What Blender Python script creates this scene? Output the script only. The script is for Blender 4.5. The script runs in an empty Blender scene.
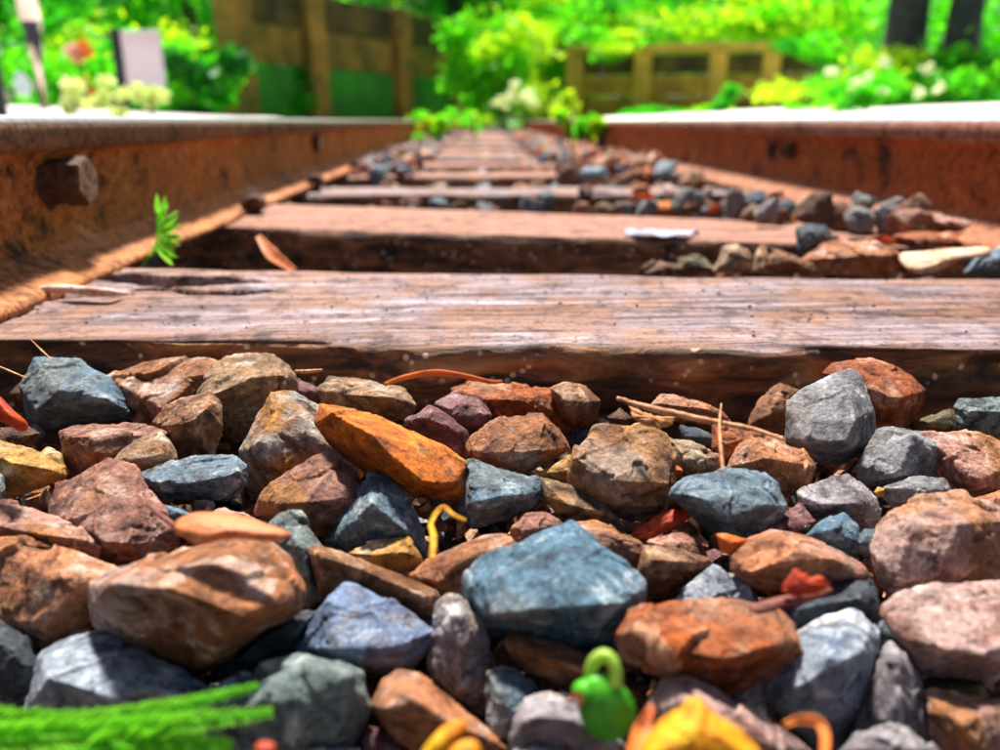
import bpy, bmesh, math, random
import numpy as np
from mathutils import Vector, Matrix, Quaternion, Euler
random.seed(7); rng = np.random.default_rng(7)
SC = bpy.context.scene
COL = SC.collection

# ------------------------------------------------------------------ camera
EYE = 0.145; FPX = 800.0; HOR = 121.0; VPX = 462.0
TH = math.atan((375 - HOR) / FPX)
PSI = math.atan((500 - VPX) / FPX * math.cos(TH))
F = Vector((math.sin(PSI) * math.cos(TH), math.cos(PSI) * math.cos(TH), -math.sin(TH)))
R = Vector((math.cos(PSI), -math.sin(PSI), 0))
U = R.cross(F)
C0 = Vector((0, 0, EYE))
cd = bpy.data.cameras.new('camera'); cam = bpy.data.objects.new('camera', cd); COL.objects.link(cam)
cam.matrix_world = Matrix(((R.x, U.x, -F.x, C0.x), (R.y, U.y, -F.y, C0.y), (R.z, U.z, -F.z, C0.z), (0, 0, 0, 1)))
cd.sensor_width = 36; cd.lens = 36 * FPX / 1000
cd.clip_start = 0.01; cd.clip_end = 500
cd.dof.use_dof = True; cd.dof.focus_distance = 0.465; cd.dof.aperture_fstop = 4.85
SC.camera = cam

# ------------------------------------------------------------------ light
SUN_EL, SUN_AZ = 62, -9           # azimuth from +Y, negative = left
w = bpy.data.worlds.new("World"); SC.world = w; w.use_nodes = True
nt = w.node_tree; bg = nt.nodes['Background']
sky = nt.nodes.new('ShaderNodeTexSky'); sky.sky_type = 'NISHITA'; sky.sun_disc = False
sky.sun_elevation = math.radians(SUN_EL); sky.sun_rotation = math.radians(SUN_AZ)
sky.dust_density = 2.0
nt.links.new(sky.outputs[0], bg.inputs[0]); bg.inputs[1].default_value = 0.05
sd = bpy.data.lights.new('sun', 'SUN'); sd.energy = 5.0; sd.angle = math.radians(7.0); sd.color = (1, .95, .86)
sun = bpy.data.objects.new('sun', sd); COL.objects.link(sun)
e, a = math.radians(SUN_EL), math.radians(SUN_AZ)
sdir = Vector((math.sin(a) * math.cos(e), math.cos(a) * math.cos(e), math.sin(e)))
sun.rotation_euler = sdir.to_track_quat('Z', 'Y').to_euler()
SC.view_settings.view_transform = 'Standard'; SC.view_settings.look = 'None'
SC.view_settings.exposure = 1.2; SC.view_settings.gamma = 1

# ------------------------------------------------------------------ helpers
def ray(x, y):
    return F + R * ((x - 500) / FPX) - U * ((y - 375) / FPX)
def at(x, y, t):                      # point at depth t along the view axis
    return C0 + ray(x, y) * t
def atz(x, y, z):
    r = ray(x, y); return C0 + r * ((z - EYE) / r.z)
def atx(x, y, X):
    r = ray(x, y); return C0 + r * (X / r.x)
def aty(x, y, Y):
    r = ray(x, y); return C0 + r * (Y / r.y)

def tag(o, label=None, cat=None, group=None, kind=None):
    if label: o['label'] = label
    if cat: o['category'] = cat
    if group: o['group'] = group
    if kind: o['kind'] = kind
    return o
def empty(name, loc, label=None, cat=None, group=None):
    o = bpy.data.objects.new(name, None); o.location = loc; o.empty_display_size = .02
    COL.objects.link(o); return tag(o, label, cat, group)
def link(name, me, parent=None, loc=None):
    o = bpy.data.objects.new(name, me); COL.objects.link(o)
    if loc is not None: o.location = loc
    if parent is not None: o.parent = parent
    return o
def mesh_np(name, V, Fc, mats, smooth=True, midx=None):
    me = bpy.data.meshes.new(name)
    V = np.asarray(V, dtype=np.float32); Fc = np.asarray(Fc, dtype=np.int32)
    k = Fc.shape[1]; n = len(Fc)
    me.vertices.add(len(V)); me.vertices.foreach_set('co', V.ravel())
    me.loops.add(n * k); me.loops.foreach_set('vertex_index', Fc.ravel())
    me.polygons.add(n); me.polygons.foreach_set('loop_start', np.arange(0, n * k, k, dtype=np.int32))
    me.polygons.foreach_set('loop_total', np.full(n, k, dtype=np.int32))
    for m in (mats if isinstance(mats, (list, tuple)) else [mats]): me.materials.append(m)
    if midx is not None: me.polygons.foreach_set('material_index', np.asarray(midx, dtype=np.int32))
    me.update(calc_edges=True)
    me.polygons.foreach_set('use_smooth', np.full(n, smooth))
    return me

def _h(i, j, k, s):
    n = (i.astype(np.int64) * 73856093) ^ (j.astype(np.int64) * 19349663) ^ (k.astype(np.int64) * 83492791) ^ (s * 2654435)
    n = (n ^ (n >> 13)) * 1274126177
    n = n ^ (n >> 16)
    return (n & 0xffff) / 65535.0
def vnoise(P, s=0):
    I = np.floor(P).astype(np.int64); f = P - I; f = f * f * (3 - 2 * f)
    i, j, k = I.T; x, y, z = f.T
    r = 0
    for a_ in (0, 1):
        wx = x if a_ else 1 - x
        for b_ in (0, 1):
            wy = y if b_ else 1 - y
            for c_ in (0, 1):
                wz = z if c_ else 1 - z
                r = r + wx * wy * wz * _h(i + a_, j + b_, k + c_, s)
    return r - .5
def fbm(P, o=4, s=0):
    r = 0; a_ = 1.
    for q in range(o):
        r = r + a_ * vnoise(P * (2 ** q) + 17.3 * q, s); a_ *= .5
    return r
def ridged(P, o=3, s=0):
    r = 0; a_ = 1.
    for q in range(o):
        r = r + a_ * (.25 - np.abs(vnoise(P * (2 ** q) + 9.1 * q, s))); a_ *= .5
    return r

def tube(pts, rad, seg=8, flat=1.0, up=Vector((0, 0, 1)), closed_tip=True):
    """swept tube through pts with radius list; flat squashes across up. returns V,F"""
    pts = [Vector(p) for p in pts]; n = len(pts)
    if not isinstance(rad, (list, tuple)): rad = [rad] * n
    V = []; Fc = []
    for i, p in enumerate(pts):
        d = (pts[min(i + 1, n - 1)] - pts[max(i - 1, 0)]).normalized()
        s = d.cross(up); s = s.normalized() if s.length > 1e-5 else Vector((1, 0, 0))
        u = s.cross(d).normalized()
        for k in range(seg):
            t = 2 * math.pi * k / seg
            V.append(p + s * math.cos(t) * rad[i] + u * math.sin(t) * rad[i] * flat)
    for i in range(n - 1):
        for k in range(seg):
            k2 = (k + 1) % seg
            Fc.append((i * seg + k, i * seg + k2, (i + 1) * seg + k2, (i + 1) * seg + k))
    for b in (0, (n - 1) * seg):
        c = len(V); V.append(pts[0 if b == 0 else -1])
        for k in range(seg):
            k2 = (k + 1) % seg
            Fc.append((b + k, b + k2, c, c) if b else (b + k2, b + k, c, c))
    return V, Fc
def bez(P, n=14):
    """smooth curve through points (catmull-rom)"""
    P = [Vector(p) for p in P]; P = [P[0] * 2 - P[1]] + P + [P[-1] * 2 - P[-2]]
    out = []
    for i in range(1, len(P) - 2):
        for q in range(n):
            t = q / n; a_, b_, c_, d_ = P[i - 1:i + 3]
            out.append(.5 * ((2 * b_) + (c_ - a_) * t + (2 * a_ - 5 * b_ + 4 * c_ - d_) * t * t + (-a_ + 3 * b_ - 3 * c_ + d_) * t ** 3))
    out.append(P[-2]); return out
def from_py(name, V, Fc, mats, smooth=True):
    me = bpy.data.meshes.new(name)
    Fc = [tuple(dict.fromkeys(f)) for f in Fc]
    me.from_pydata([tuple(v) for v in V], [], Fc)
    for m in (mats if isinstance(mats, (list, tuple)) else [mats]): me.materials.append(m)
    me.update()
    for p in me.polygons: p.use_smooth = smooth
    return me

# ------------------------------------------------------------------ materials
def newmat(name, rough=.8):
    m = bpy.data.materials.new(name); m.use_nodes = True
    t = m.node_tree; b = t.nodes['Principled BSDF']; b.inputs['Roughness'].default_value = rough
    return m, t, b
def node(t, kind, **kw):
    n = t.nodes.new(kind)
    for k, v in kw.items():
        if k in n.inputs: n.inputs[k].default_value = v
        else: setattr(n, k, v)
    return n
def ramp(t, fac, stops):
    r = t.nodes.new('ShaderNodeValToRGB'); t.links.new(fac, r.inputs[0])
    e_ = r.color_ramp.elements
    while len(e_) < len(stops): e_.new(.5)
    for q, (p, c) in zip(e_, stops):
        q.position = p; q.color = (*c, 1) if len(c) == 3 else c
    return r.outputs[0]
def mixc(t, fac, a_, b_, mode='MIX'):
    n = t.nodes.new('ShaderNodeMix'); n.data_type = 'RGBA'; n.blend_type = mode
    for s, v in ((n.inputs[0], fac), (n.inputs[6], a_), (n.inputs[7], b_)):
        if hasattr(v, 'is_linked') or hasattr(v, 'links'): t.links.new(v, s)
        elif isinstance(v, (int, float)): s.default_value = v
        else: s.default_value = (*v, 1)
    return n.outputs[2]
def objcoord(t, jitter=40., scale=(1, 1, 1)):
    tc = t.nodes.new('ShaderNodeTexCoord'); oi = t.nodes.new('ShaderNodeObjectInfo')
    mm = t.nodes.new('ShaderNodeMath'); mm.operation = 'MULTIPLY'; mm.inputs[1].default_value = jitter
    t.links.new(oi.outputs['Random'], mm.inputs[0])
    va = t.nodes.new('ShaderNodeVectorMath'); va.operation = 'ADD'
    t.links.new(tc.outputs['Object'], va.inputs[0]); t.links.new(mm.outputs[0], va.inputs[1])
    vm = t.nodes.new('ShaderNodeVectorMath'); vm.operation = 'MULTIPLY'; vm.inputs[1].default_value = scale
    t.links.new(va.outputs[0], vm.inputs[0]); return vm.outputs[0]
def noise(t, vec, scale, detail=6, rough=.6, dist=0.):
    n = t.nodes.new('ShaderNodeTexNoise'); t.links.new(vec, n.inputs['Vector'])
    n.inputs['Scale'].default_value = scale; n.inputs['Detail'].default_value = detail
    n.inputs['Roughness'].default_value = rough; n.inputs['Distortion'].default_value = dist
    return n.outputs['Fac']
def bump(t, b, h, strength, dist, chain=None):
    n = t.nodes.new('ShaderNodeBump'); n.inputs['Strength'].default_value = strength; n.inputs['Distance'].default_value = dist
    t.links.new(h, n.inputs['Height'])
    if chain is not None: t.links.new(chain, n.inputs['Normal'])
    t.links.new(n.outputs[0], b.inputs['Normal']); return n.outputs[0]

def rock_mat(name, dark, mid, light, second=None, s_at=.58, rough=.72, grain=1.):
    m, t, b = newmat('rock_' + name, rough)
    v = objcoord(t)
    n1 = noise(t, v, 34, 8, .68, .6)
    col = ramp(t, n1, [(.36, dark), (.45, mid), (.53, mid), (.61, light)])
    if second:
        n2 = noise(t, v, 17, 5, .6, .4)
        f2 = ramp(t, n2, [(s_at - .05, (0, 0, 0)), (s_at + .05, (1, 1, 1))])
        col = mixc(t, f2, col, second)
    n5 = noise(t, v, 52, 7, .75, .3)
    pale = tuple(min(.85, .35 * x + .48 * (sum(light) / 3) + .12) for x in light)
    col = mixc(t, ramp(t, n5, [(.56, (0, 0, 0)), (.68, (.45, .45, .45))]), col, pale)
    n3 = noise(t, v, 150, 6, .75)
    n6 = noise(t, v, 70, 5, .7, .5)
    col = mixc(t, 1., col, ramp(t, n6, [(.36, (.55, .52, .52)), (.50, (1, 1, 1)), (.64, (1.35, 1.35, 1.35))]), 'MULTIPLY')
    sp = ramp(t, n3, [(.34, (.35, .33, .33)), (.46, (.95, .95, .95)), (.58, (1.08, 1.08, 1.08)), (.70, (1.8, 1.8, 1.8))])
    col = mixc(t, 1., col, sp, 'MULTIPLY')
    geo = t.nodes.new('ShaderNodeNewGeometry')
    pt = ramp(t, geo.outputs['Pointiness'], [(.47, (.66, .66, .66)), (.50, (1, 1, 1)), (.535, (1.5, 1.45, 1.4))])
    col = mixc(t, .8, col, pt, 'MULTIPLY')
    hs = t.nodes.new('ShaderNodeHueSaturation'); hs.inputs['Saturation'].default_value = 1.14; hs.inputs['Value'].default_value = .90
    t.links.new(col, hs.inputs['Color']); t.links.new(hs.outputs[0], b.inputs['Base Color'])
    c = bump(t, b, noise(t, v, 90, 8, .7), 1. * grain, .009)
    c = bump(t, b, noise(t, v, 420, 5, .7), .8 * grain, .0025, c)
    rr = ramp(t, n3, [(.35, (rough + .12,) * 3), (.7, (rough - .2,) * 3)])
    t.links.new(rr, b.inputs['Roughness'])
    b.inputs['Specular IOR Level'].default_value = .45
    return m
K = {
 'blue':   rock_mat('blue', (.03, .065, .105), (.13, .225, .31), (.44, .56, .63), (.20, .23, .24), .58),
 'blueg':  rock_mat('blue_grey', (.045, .075, .11), (.19, .26, .32), (.54, .61, .65), (.22, .21, .20), .62),
 'pale':   rock_mat('pale_blue', (.14, .18, .25), (.42, .48, .57), (.78, .80, .84)),
 'violet': rock_mat('blue_violet', (.07, .10, .18), (.23, .30, .46), (.55, .60, .72), (.32, .27, .25), .60),
 'grey':   rock_mat('grey', (.09, .09, .10), (.30, .30, .32), (.64, .62, .62), (.30, .26, .25), .6),
 'green':  rock_mat('green_grey', (.05, .07, .07), (.23, .29, .29), (.58, .64, .62), (.24, .24, .21), .6),
 'pgrey':  rock_mat('pink_grey', (.14, .12, .13), (.39, .355, .38), (.72, .68, .69), (.40, .33, .29), .6),
 'brown':  rock_mat('brown', (.08, .028, .012), (.29, .135, .07), (.58, .38, .26)),
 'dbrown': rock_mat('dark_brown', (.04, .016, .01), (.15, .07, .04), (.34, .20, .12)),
 'pbrown': rock_mat('pink_brown', (.12, .04, .03), (.38, .19, .145), (.68, .46, .39), (.42, .21, .10), .58),
 'pink':   rock_mat('pink', (.22, .08, .055), (.55, .30, .24), (.82, .62, .56), (.54, .26, .12), .58),
 'orange': rock_mat('orange', (.26, .045, .004), (.72, .185, .018), (.86, .43, .16)),
 'orangep':rock_mat('orange_pink', (.22, .06, .025), (.57, .27, .155), (.82, .58, .47), (.52, .30, .24), .58),
 'redb':   rock_mat('red_brown', (.14, .03, .014), (.46, .15, .07), (.74, .42, .29), (.40, .20, .13), .6),
 'tan':    rock_mat('tan', (.13, .07, .035), (.45, .30, .19), (.76, .62, .50), (.40, .21, .10), .60),
 'ochre':  rock_mat('ochre', (.17, .065, .02), (.48, .255, .125), (.72, .52, .38), (.40, .29, .23), .56),
 'yellow': rock_mat('yellow', (.24, .11, .025), (.64, .38, .14), (.82, .66, .44)),
 'purple': rock_mat('purple', (.05, .02, .025), (.23, .105, .11), (.46, .28, .27)),
 'olive':  rock_mat('olive', (.035, .03, .012), (.18, .145, .08), (.38, .33, .22)),
 'pwhite': rock_mat('pink_white', (.32, .15, .12), (.64, .44, .40), (.88, .78, .75), (.56, .29, .18), .58),
 'bw':     rock_mat('brown_white', (.13, .045, .018), (.42, .19, .10), (.76, .54, .44), (.60, .44, .40), .60),
 'go':     rock_mat('grey_orange', (.08, .06, .05), (.40, .355, .32), (.70, .63, .56), (.50, .24, .09), .56),
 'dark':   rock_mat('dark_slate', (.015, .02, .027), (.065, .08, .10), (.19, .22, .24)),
}

def wood_mat(name, cols, gs=1., knots=True):
    m, t, b = newmat(name, .78)
    v = objcoord(t, 10., (2.2, 42, 42))
    n1 = noise(t, v, 1.4 * gs, 9, .72, .9)
    v2 = objcoord(t, 10., (9, 30, 30)); n2 = noise(t, v2, .8, 4, .5)
    v4 = objcoord(t, 10., (1, 1, 1)); n4 = noise(t, v4, 11, 4, .6)
    c1 = ramp(t, n1, [(.26, cols[0]), (.40, cols[1]), (.54, cols[2]), (.72, cols[3])])
    c2 = ramp(t, n1, [(.26, cols[0]), (.42, cols[4]), (.60, cols[5]), (.75, cols[3])])
    col = mixc(t, ramp(t, n4, [(.42, (0, 0, 0)), (.58, (1, 1, 1))]), c1, c2)
    col = mixc(t, 1., col, ramp(t, noise(t, v4, 34, 5, .7), [(.36, (.36, .31, .32)), (.50, (1, 1, 1))]), 'MULTIPLY')
    n3 = noise(t, v4, 260, 5, .7)
    col = mixc(t, 1., col, ramp(t, n3, [(.36, (.35, .3, .3)), (.45, (1, 1, 1)), (.66, (1.05, 1.05, 1.05)), (.78, (1.6, 1.6, 1.6))]), 'MULTIPLY')
    v5 = objcoord(t, 10., (1.2, 60, 60)); n5 = noise(t, v5, 2.2, 4, .6, .8)
    col = mixc(t, ramp(t, n5, [(.30, (1, 1, 1)), (.345, (0, 0, 0))]), col, cols[0])
    t.links.new(col, b.inputs['Base Color'])
    c = bump(t, b, n1, .7, .006)
    c = bump(t, b, n5, .4, .004, c)
    c = bump(t, b, n3, .4, .0015, c)
    b.inputs['Specular IOR Level'].default_value = .4
    return m
W_TOP = wood_mat('weathered_sleeper_top', [(.025, .012, .01), (.13, .075, .07), (.275, .205, .23), (.55, .48, .50), (.20, .085, .05), (.34, .205, .16)])
W_TOP2 = wood_mat('weathered_sleeper_top_rosy', [(.06, .02, .012), (.22, .085, .05), (.35, .165, .115), (.52, .34, .27), (.26, .095, .05), (.38, .19, .125)])
def side_mat():
    m, t, b = newmat('creosoted_sleeper_side', .7)
    v = objcoord(t, 10., (5, 22, 22)); n1 = noise(t, v, 2.2, 8, .65, .8)
    col = ramp(t, n1, [(.34, (.012, .006, .004)), (.44, (.07, .028, .012)), (.56, (.26, .10, .035)), (.70, (.52, .26, .10))])
    v4 = objcoord(t, 10.)
    vo = t.nodes.new('ShaderNodeTexVoronoi'); vo.inputs['Scale'].default_value = 95; t.links.new(v4, vo.inputs['Vector'])
    lich = ramp(t, vo.outputs['Distance'], [(.16, (1, 1, 1)), (.26, (0, 0, 0))])
    gate = ramp(t, noise(t, v4, 28, 3, .5), [(.47, (0, 0, 0)), (.56, (1, 1, 1))])
    f = mixc(t, 1., lich, gate, 'MULTIPLY')
    col = mixc(t, f, col, (.75, .50, .32))
    t.links.new(col, b.inputs['Base Color'])
    c = bump(t, b, n1, .8, .008); c = bump(t, b, noise(t, v4, 180, 6, .7), .6, .002, c)
    return m
W_SIDE = side_mat()
def rust_mat(name, dark, mid, light, sc=1., rough=.75):
    m, t, b = newmat(name, rough)
    v = objcoord(t, 10.)
    n1 = noise(t, v, 16 * sc, 9, .7, .4); n2 = noise(t, v, 120, 6, .75)
    col = ramp(t, n1, [(.36, dark), (.47, mid), (.56, mid), (.68, light)])
    col = mixc(t, 1., col, ramp(t, n2, [(.38, (.3, .28, .28)), (.5, (1, 1, 1)), (.68, (1.35, 1.3, 1.2))]), 'MULTIPLY')
    t.links.new(col, b.inputs['Base Color'])
    c = bump(t, b, n2, .8, .003); bump(t, b, noise(t, v, 40, 6, .7), .5, .006, c)
    b.inputs['Specular IOR Level'].default_value = .35
    return m
RUST_L = rust_mat('rust_brown', (.05, .02, .006), (.48, .165, .03), (.72, .38, .10))
RUST_LF = rust_mat('rust_foot_orange', (.14, .05, .02), (.60, .22, .07), (.82, .50, .30))
RUST_R = rust_mat('rust_red', (.07, .014, .005), (.40, .085, .015), (.66, .24, .05))
RUST_D = rust_mat('rust_dark', (.02, .01, .007), (.09, .04, .02), (.22, .11, .06))
def steel_mat():
    m, t, b = newmat('polished_running_band', .32)
    v = objcoord(t, 3., (2, 60, 60)); n = noise(t, v, 3, 5, .6)
    t.links.new(ramp(t, n, [(.3, (.42, .36, .33)), (.7, (.75, .73, .74))]), b.inputs['Base Color'])
    b.inputs['Metallic'].default_value = .85; bump(t, b, n, .2, .001); return m
STEEL = steel_mat()
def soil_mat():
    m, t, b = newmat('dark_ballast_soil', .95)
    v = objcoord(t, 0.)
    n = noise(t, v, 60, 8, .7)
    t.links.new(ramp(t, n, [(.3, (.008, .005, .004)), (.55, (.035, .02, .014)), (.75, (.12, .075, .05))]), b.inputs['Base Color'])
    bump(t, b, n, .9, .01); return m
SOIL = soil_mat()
def leaf_mat(name, c1, c2, trans=.45, sc=60., rough=.6):
    m, t, b = newmat(name, rough)
    v = objcoord(t, 20.); n = noise(t, v, sc, 4, .6)
    col = ramp(t, n, [(.35, c1), (.65, c2)])
    n2 = noise(t, v, sc * 4, 5, .7)
    if not name.startswith('foliage'):
        col = mixc(t, 1., col, ramp(t, n2, [(.33, (.45, .38, .35)), (.47, (1, 1, 1))]), 'MULTIPLY'); bump(t, b, n2, .5, .0015)
    t.links.new(col, b.inputs['Base Color'])
    tr = t.nodes.new('ShaderNodeBsdfTranslucent'); t.links.new(col, tr.inputs[0])
    mx = t.nodes.new('ShaderNodeMixShader'); mx.inputs[0].default_value = trans
    t.links.new(b.outputs[0], mx.inputs[1]); t.links.new(tr.outputs[0], mx.inputs[2])
    t.links.new(mx.outputs[0], t.nodes['Material Output'].inputs[0])
    return m
L_FERN = leaf_mat('fern_green', (.12, .72, .01), (.42, .95, .06), .6)
L_BEAN = leaf_mat('seedling_green', (.04, .40, .01), (.14, .66, .03), .3, 40, .3)
L_STEM = leaf_mat('seedling_stem', (.42, .66, .06), (.58, .78, .16), .35, 40, .35)
L_YEL = leaf_mat('leaf_yellow', (.88, .30, .01), (.98, .68, .02), .45, 90)
L_ORA = leaf_mat('leaf_orange', (.72, .14, .015), (.85, .28, .04), .4, 30)
L_ORP = leaf_mat('leaf_orange_pink', (.72, .20, .07), (.82, .34, .14), .35, 24)
L_RED = leaf_mat('leaf_red', (.50, .04, .01), (.80, .12, .02), .4, 50)
L_DRY = leaf_mat('leaf_dry', (.42, .16, .04), (.70, .36, .12), .25, 50)
L_PALE = leaf_mat('leaf_pale', (.75, .42, .18), (.85, .72, .55), .3, 40)
L_HUSK = leaf_mat('seed_husk', (.26, .035, .012), (.50, .09, .02), .2, 90)
L_DARKRED = leaf_mat('leaf_dark_red', (.10, .02, .015), (.28, .06, .04), .2, 50)
TWIG = leaf_mat('twig_bark', (.36, .13, .05), (.66, .36, .18), 0., 90, .8)
def plain(name, c, rough=.8, c2=None, sc=4., bumpd=0):
    m, t, b = newmat(name, rough)
    v = objcoord(t, 5.); n = noise(t, v, sc, 6, .65)
    c2 = c2 or tuple(x * .55 for x in c)
    t.links.new(ramp(t, n, [(.36, c2), (.62, c)]), b.inputs['Base Color'])
    if bumpd: bump(t, b, n, .6, bumpd)
    return m

# ------------------------------------------------------------------ ground
def grid(name, x0, x1, y0, y1, nx, ny, zf, mat, kind='structure'):
    xs = np.linspace(x0, x1, nx); ys = np.linspace(y0, y1, ny)
    X, Y = np.meshgrid(xs, ys); Z = zf(X, Y)
    V = np.stack([X.ravel(), Y.ravel(), Z.ravel()], 1)
    i = np.arange(nx * ny).reshape(ny, nx)
    Fc = np.stack([i[:-1, :-1].ravel(), i[:-1, 1:].ravel(), i[1:, 1:].ravel(), i[1:, :-1].ravel()], 1)
    return tag(link(name, mesh_np(name, V, Fc, mat)), kind=kind)
def bedz(X, Y):
    P = np.stack([X.ravel() * 18, Y.ravel() * 18, X.ravel() * 0], 1)
    return -.125 + .02 * fbm(P, 3).reshape(X.shape) - .045 * np.clip((.5 - Y) / .3, 0, 1)
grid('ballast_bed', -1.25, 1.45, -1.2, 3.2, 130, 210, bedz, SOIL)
FAR_BED = plain('far_ballast', (.30, .20, .15), .95, (.10, .065, .05), 30., .02)
grid('far_ballast_bed', -1.6, 1.9, 3.2, 40, 40, 160, lambda X, Y: -.105 + 0 * X + .045 * np.clip((Y - 3.2) / 2, 0, 1), FAR_BED)
GRASSM = plain('grass_ground', (.10, .34, .03), .95, (.035, .14, .01), 1.5)
def gz(X, Y):
    return -.20 + 0 * X
grid('ground', -400, 400, -60, 440, 30, 30, gz, GRASSM)
PALE = plain('pale_concrete', (.86, .84, .78), .8, (.70, .67, .62), 3.)
PALEL = plain('pale_gravel_path', (.74, .70, .70), .85, (.5, .45, .45), 5.)
grid('path', 1.9, 14, 1.2, 15, 60, 60, lambda X, Y: -.19 + np.clip((X - 1.9) / .4, 0, 1) * .26 + .045 * (X - 1.9) + .008 * Y, PALE)
grid('gravel_path', -9, -1.6, .5, 9.6, 60, 60, lambda X, Y: -.19 + np.clip((-1.6 - X) / .4, 0, 1) * .27 + .045 * (-1.6 - X) + .008 * Y, PALEL)

# ------------------------------------------------------------------ sleepers
def sleeper(front, back, x0, x1, ztop, thick, mats, nx, npf, label, seed, cracks=(), zt=0., group='timber sleepers of the track', depth_noise=1.):
    """front/back: ((x,y),(x,y)) lines giving the edge of the top face in plan"""
    def ln(L):
        (xa, ya), (xb, yb) = L
        k = (yb - ya) / (xb - xa); return lambda x: ya + k * (x - xa)
    fy, by = ln(front), ln(back)
    xs = np.linspace(x0, x1, nx)
    # profile: (s across 0..1, z) going down-front, across top, down-back
    q = max(4, npf // 4)
    prof = [(0., -thick * (1 - i / q)) for i in range(q)]
    prof += [(i / npf, 0.) for i in range(npf + 1)]
    prof += [(1., -thick * i / q) for i in range(1, q + 1)]
    prof = np.array(prof); m = len(prof)
    S = np.tile(prof[:, 0], (nx, 1)); Z = np.tile(prof[:, 1], (nx, 1)); X = np.tile(xs[:, None], (1, m))
    Y = fy(X) + (by(X) - fy(X)) * S
    P = np.stack([X.ravel(), Y.ravel(), Z.ravel()], 1)
    # rounding of worn edges
    dF = S * np.abs(by(X) - fy(X)); dB = (1 - S) * np.abs(by(X) - fy(X))
    rr = .009
    en = fbm(np.stack([X.ravel() * 14, Z.ravel() * 5, X.ravel() * 0 + seed], 1), 4, seed).reshape(X.shape)
    edge = (np.clip(1 - dF / rr, 0, 1) ** 2 + np.clip(1 - dB / rr, 0, 1) ** 2)
    top = (Z > -1e-6)
    Zo = Z.copy()
    Zo -= np.where(top, edge * (.003 + .004 * np.abs(en)), 0)
    near = np.clip(1 + Z / rr, 0, 1) ** 2
    sgn = np.where(S < .5, 1, -1)
    Yo = Y + np.where((S < 1e-6) | (S > 1 - 1e-6), sgn * near * .004, 0)
    g = fbm(np.stack([X.ravel() * 5, Y.ravel() * 110, Z.ravel() * 60], 1), 4, seed + 3).reshape(X.shape)
    g2 = fbm(np.stack([X.ravel() * 3.2, Y.ravel() * 9, Z.ravel() * 9], 1), 3, seed + 5).reshape(X.shape)
    Zo += np.where(top, (g * .0028 + g2 * .005) * depth_noise, 0)
    Yo += np.where(S < 1e-6, -(g * .010 + g2 * .022 + en * .008) * depth_noise, 0) + np.where(S > 1 - 1e-6, (g * .006 + g2 * .010) * depth_noise, 0)
    for (cx0, cx1, s0, s1, wd, dp) in cracks:       # lens-shaped splits
        u = (X - cx0) / (cx1 - cx0); c = s0 + (s1 - s0) * u + .02 * np.sin(u * 9)
        wloc = wd * np.clip(4 * u * (1 - u), 0, 1) ** .6
        d = np.abs(S - c) / np.maximum(wloc, 1e-5)
        Zo -= np.where(top & (u > 0) & (u < 1), dp * np.clip(1 - d ** 2, 0, 1) ** .5, 0)
    V = np.stack([X.ravel(), Yo.ravel(), (Zo + ztop).ravel()], 1)
    cx, cy = (x0 + x1) / 2, float((fy((x0 + x1) / 2) + by((x0 + x1) / 2)) / 2)
    V -= np.array([cx, cy, ztop - thick])
    i = np.arange(nx * m).reshape(nx, m)
    Fc = np.stack([i[:-1, :-1].ravel(), i[1:, :-1].ravel(), i[1:, 1:].ravel(), i[:-1, 1:].ravel()], 1)
    mi = np.tile(np.where(np.arange(m - 1) < q, 1, np.where(np.arange(m - 1) < q + npf, 0, 1)), nx - 1)
    # close ends
    me = mesh_np('sleeper', V, Fc, mats, True, mi)
    bm = bmesh.new(); bm.from_mesh(me)
    bm.verts.ensure_lookup_table()
    for base in (0, (nx - 1) * m):
        vs = [bm.verts[base + k] for k in range(m)]
        try:
            f = bm.faces.new(vs); f.material_index = 1
        except Exception: pass
    bm.faces.new([bm.verts[0], bm.verts[m - 1], bm.verts[(nx - 1) * m + m - 1], bm.verts[(nx - 1) * m]]).material_index = 1
    bmesh.ops.recalc_face_normals(bm, faces=bm.faces); bm.to_mesh(me); bm.free()
    o = link('sleeper', me, loc=(cx, cy, ztop - thick))
    return tag(o, label, 'railway sleeper', group)
def pl(x, y, z=0.): p = atz(x, y, z); return (p.x, p.y)
S1F = (pl(0, 337), pl(1000, 347)); S1B = (pl(150, 269), pl(1000, 277))
sleeper(S1F, S1B, -.62, .98, 0., .125, [W_TOP, W_SIDE], 520, 150,
        'nearest sleeper, pinkish grey weathered timber with a split at its left end', 3,
        cracks=[(-.37, -.19, .80, .76, .10, .034), (-.30, -.155, .60, .60, .045, .016), (-.42, -.29, .52, .50, .03, .006),
                (.08, .75, .42, .30, .014, .004), (-.30, -.12, .25, .28, .02, .003), (.35, .62, .62, .60, .012, .003), (-.1, .12, .72, .7, .012, .003), (-.47, -.37, .22, .12, .09, .007)])
S2F = (pl(205, 226), pl(800, 244)); S2B = (pl(300, 204.5), pl(640, 216))
sleeper(S2F, S2B, -.62, .90, 0., .125, [W_TOP2, W_SIDE], 220, 60,
        'second sleeper, set askew, rosy brown top with a tall dark front face', 11, depth_noise=.35)
SY = [1.80, 2.42]
while SY[-1] < 13: SY.append(SY[-1] + .52 + .03 * math.sin(len(SY) * 2.1))
ORD = ['third', 'fourth', 'fifth', 'sixth', 'seventh', 'eighth', 'ninth', 'tenth', 'eleventh', 'twelfth', 'thirteenth', 'fourteenth', 'fifteenth', 'sixteenth', 'seventeenth', 'eighteenth', 'nineteenth', 'twentieth', 'twenty-first', 'twenty-second']
CURV = .0022
def tx(y): return CURV * y * y
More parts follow.
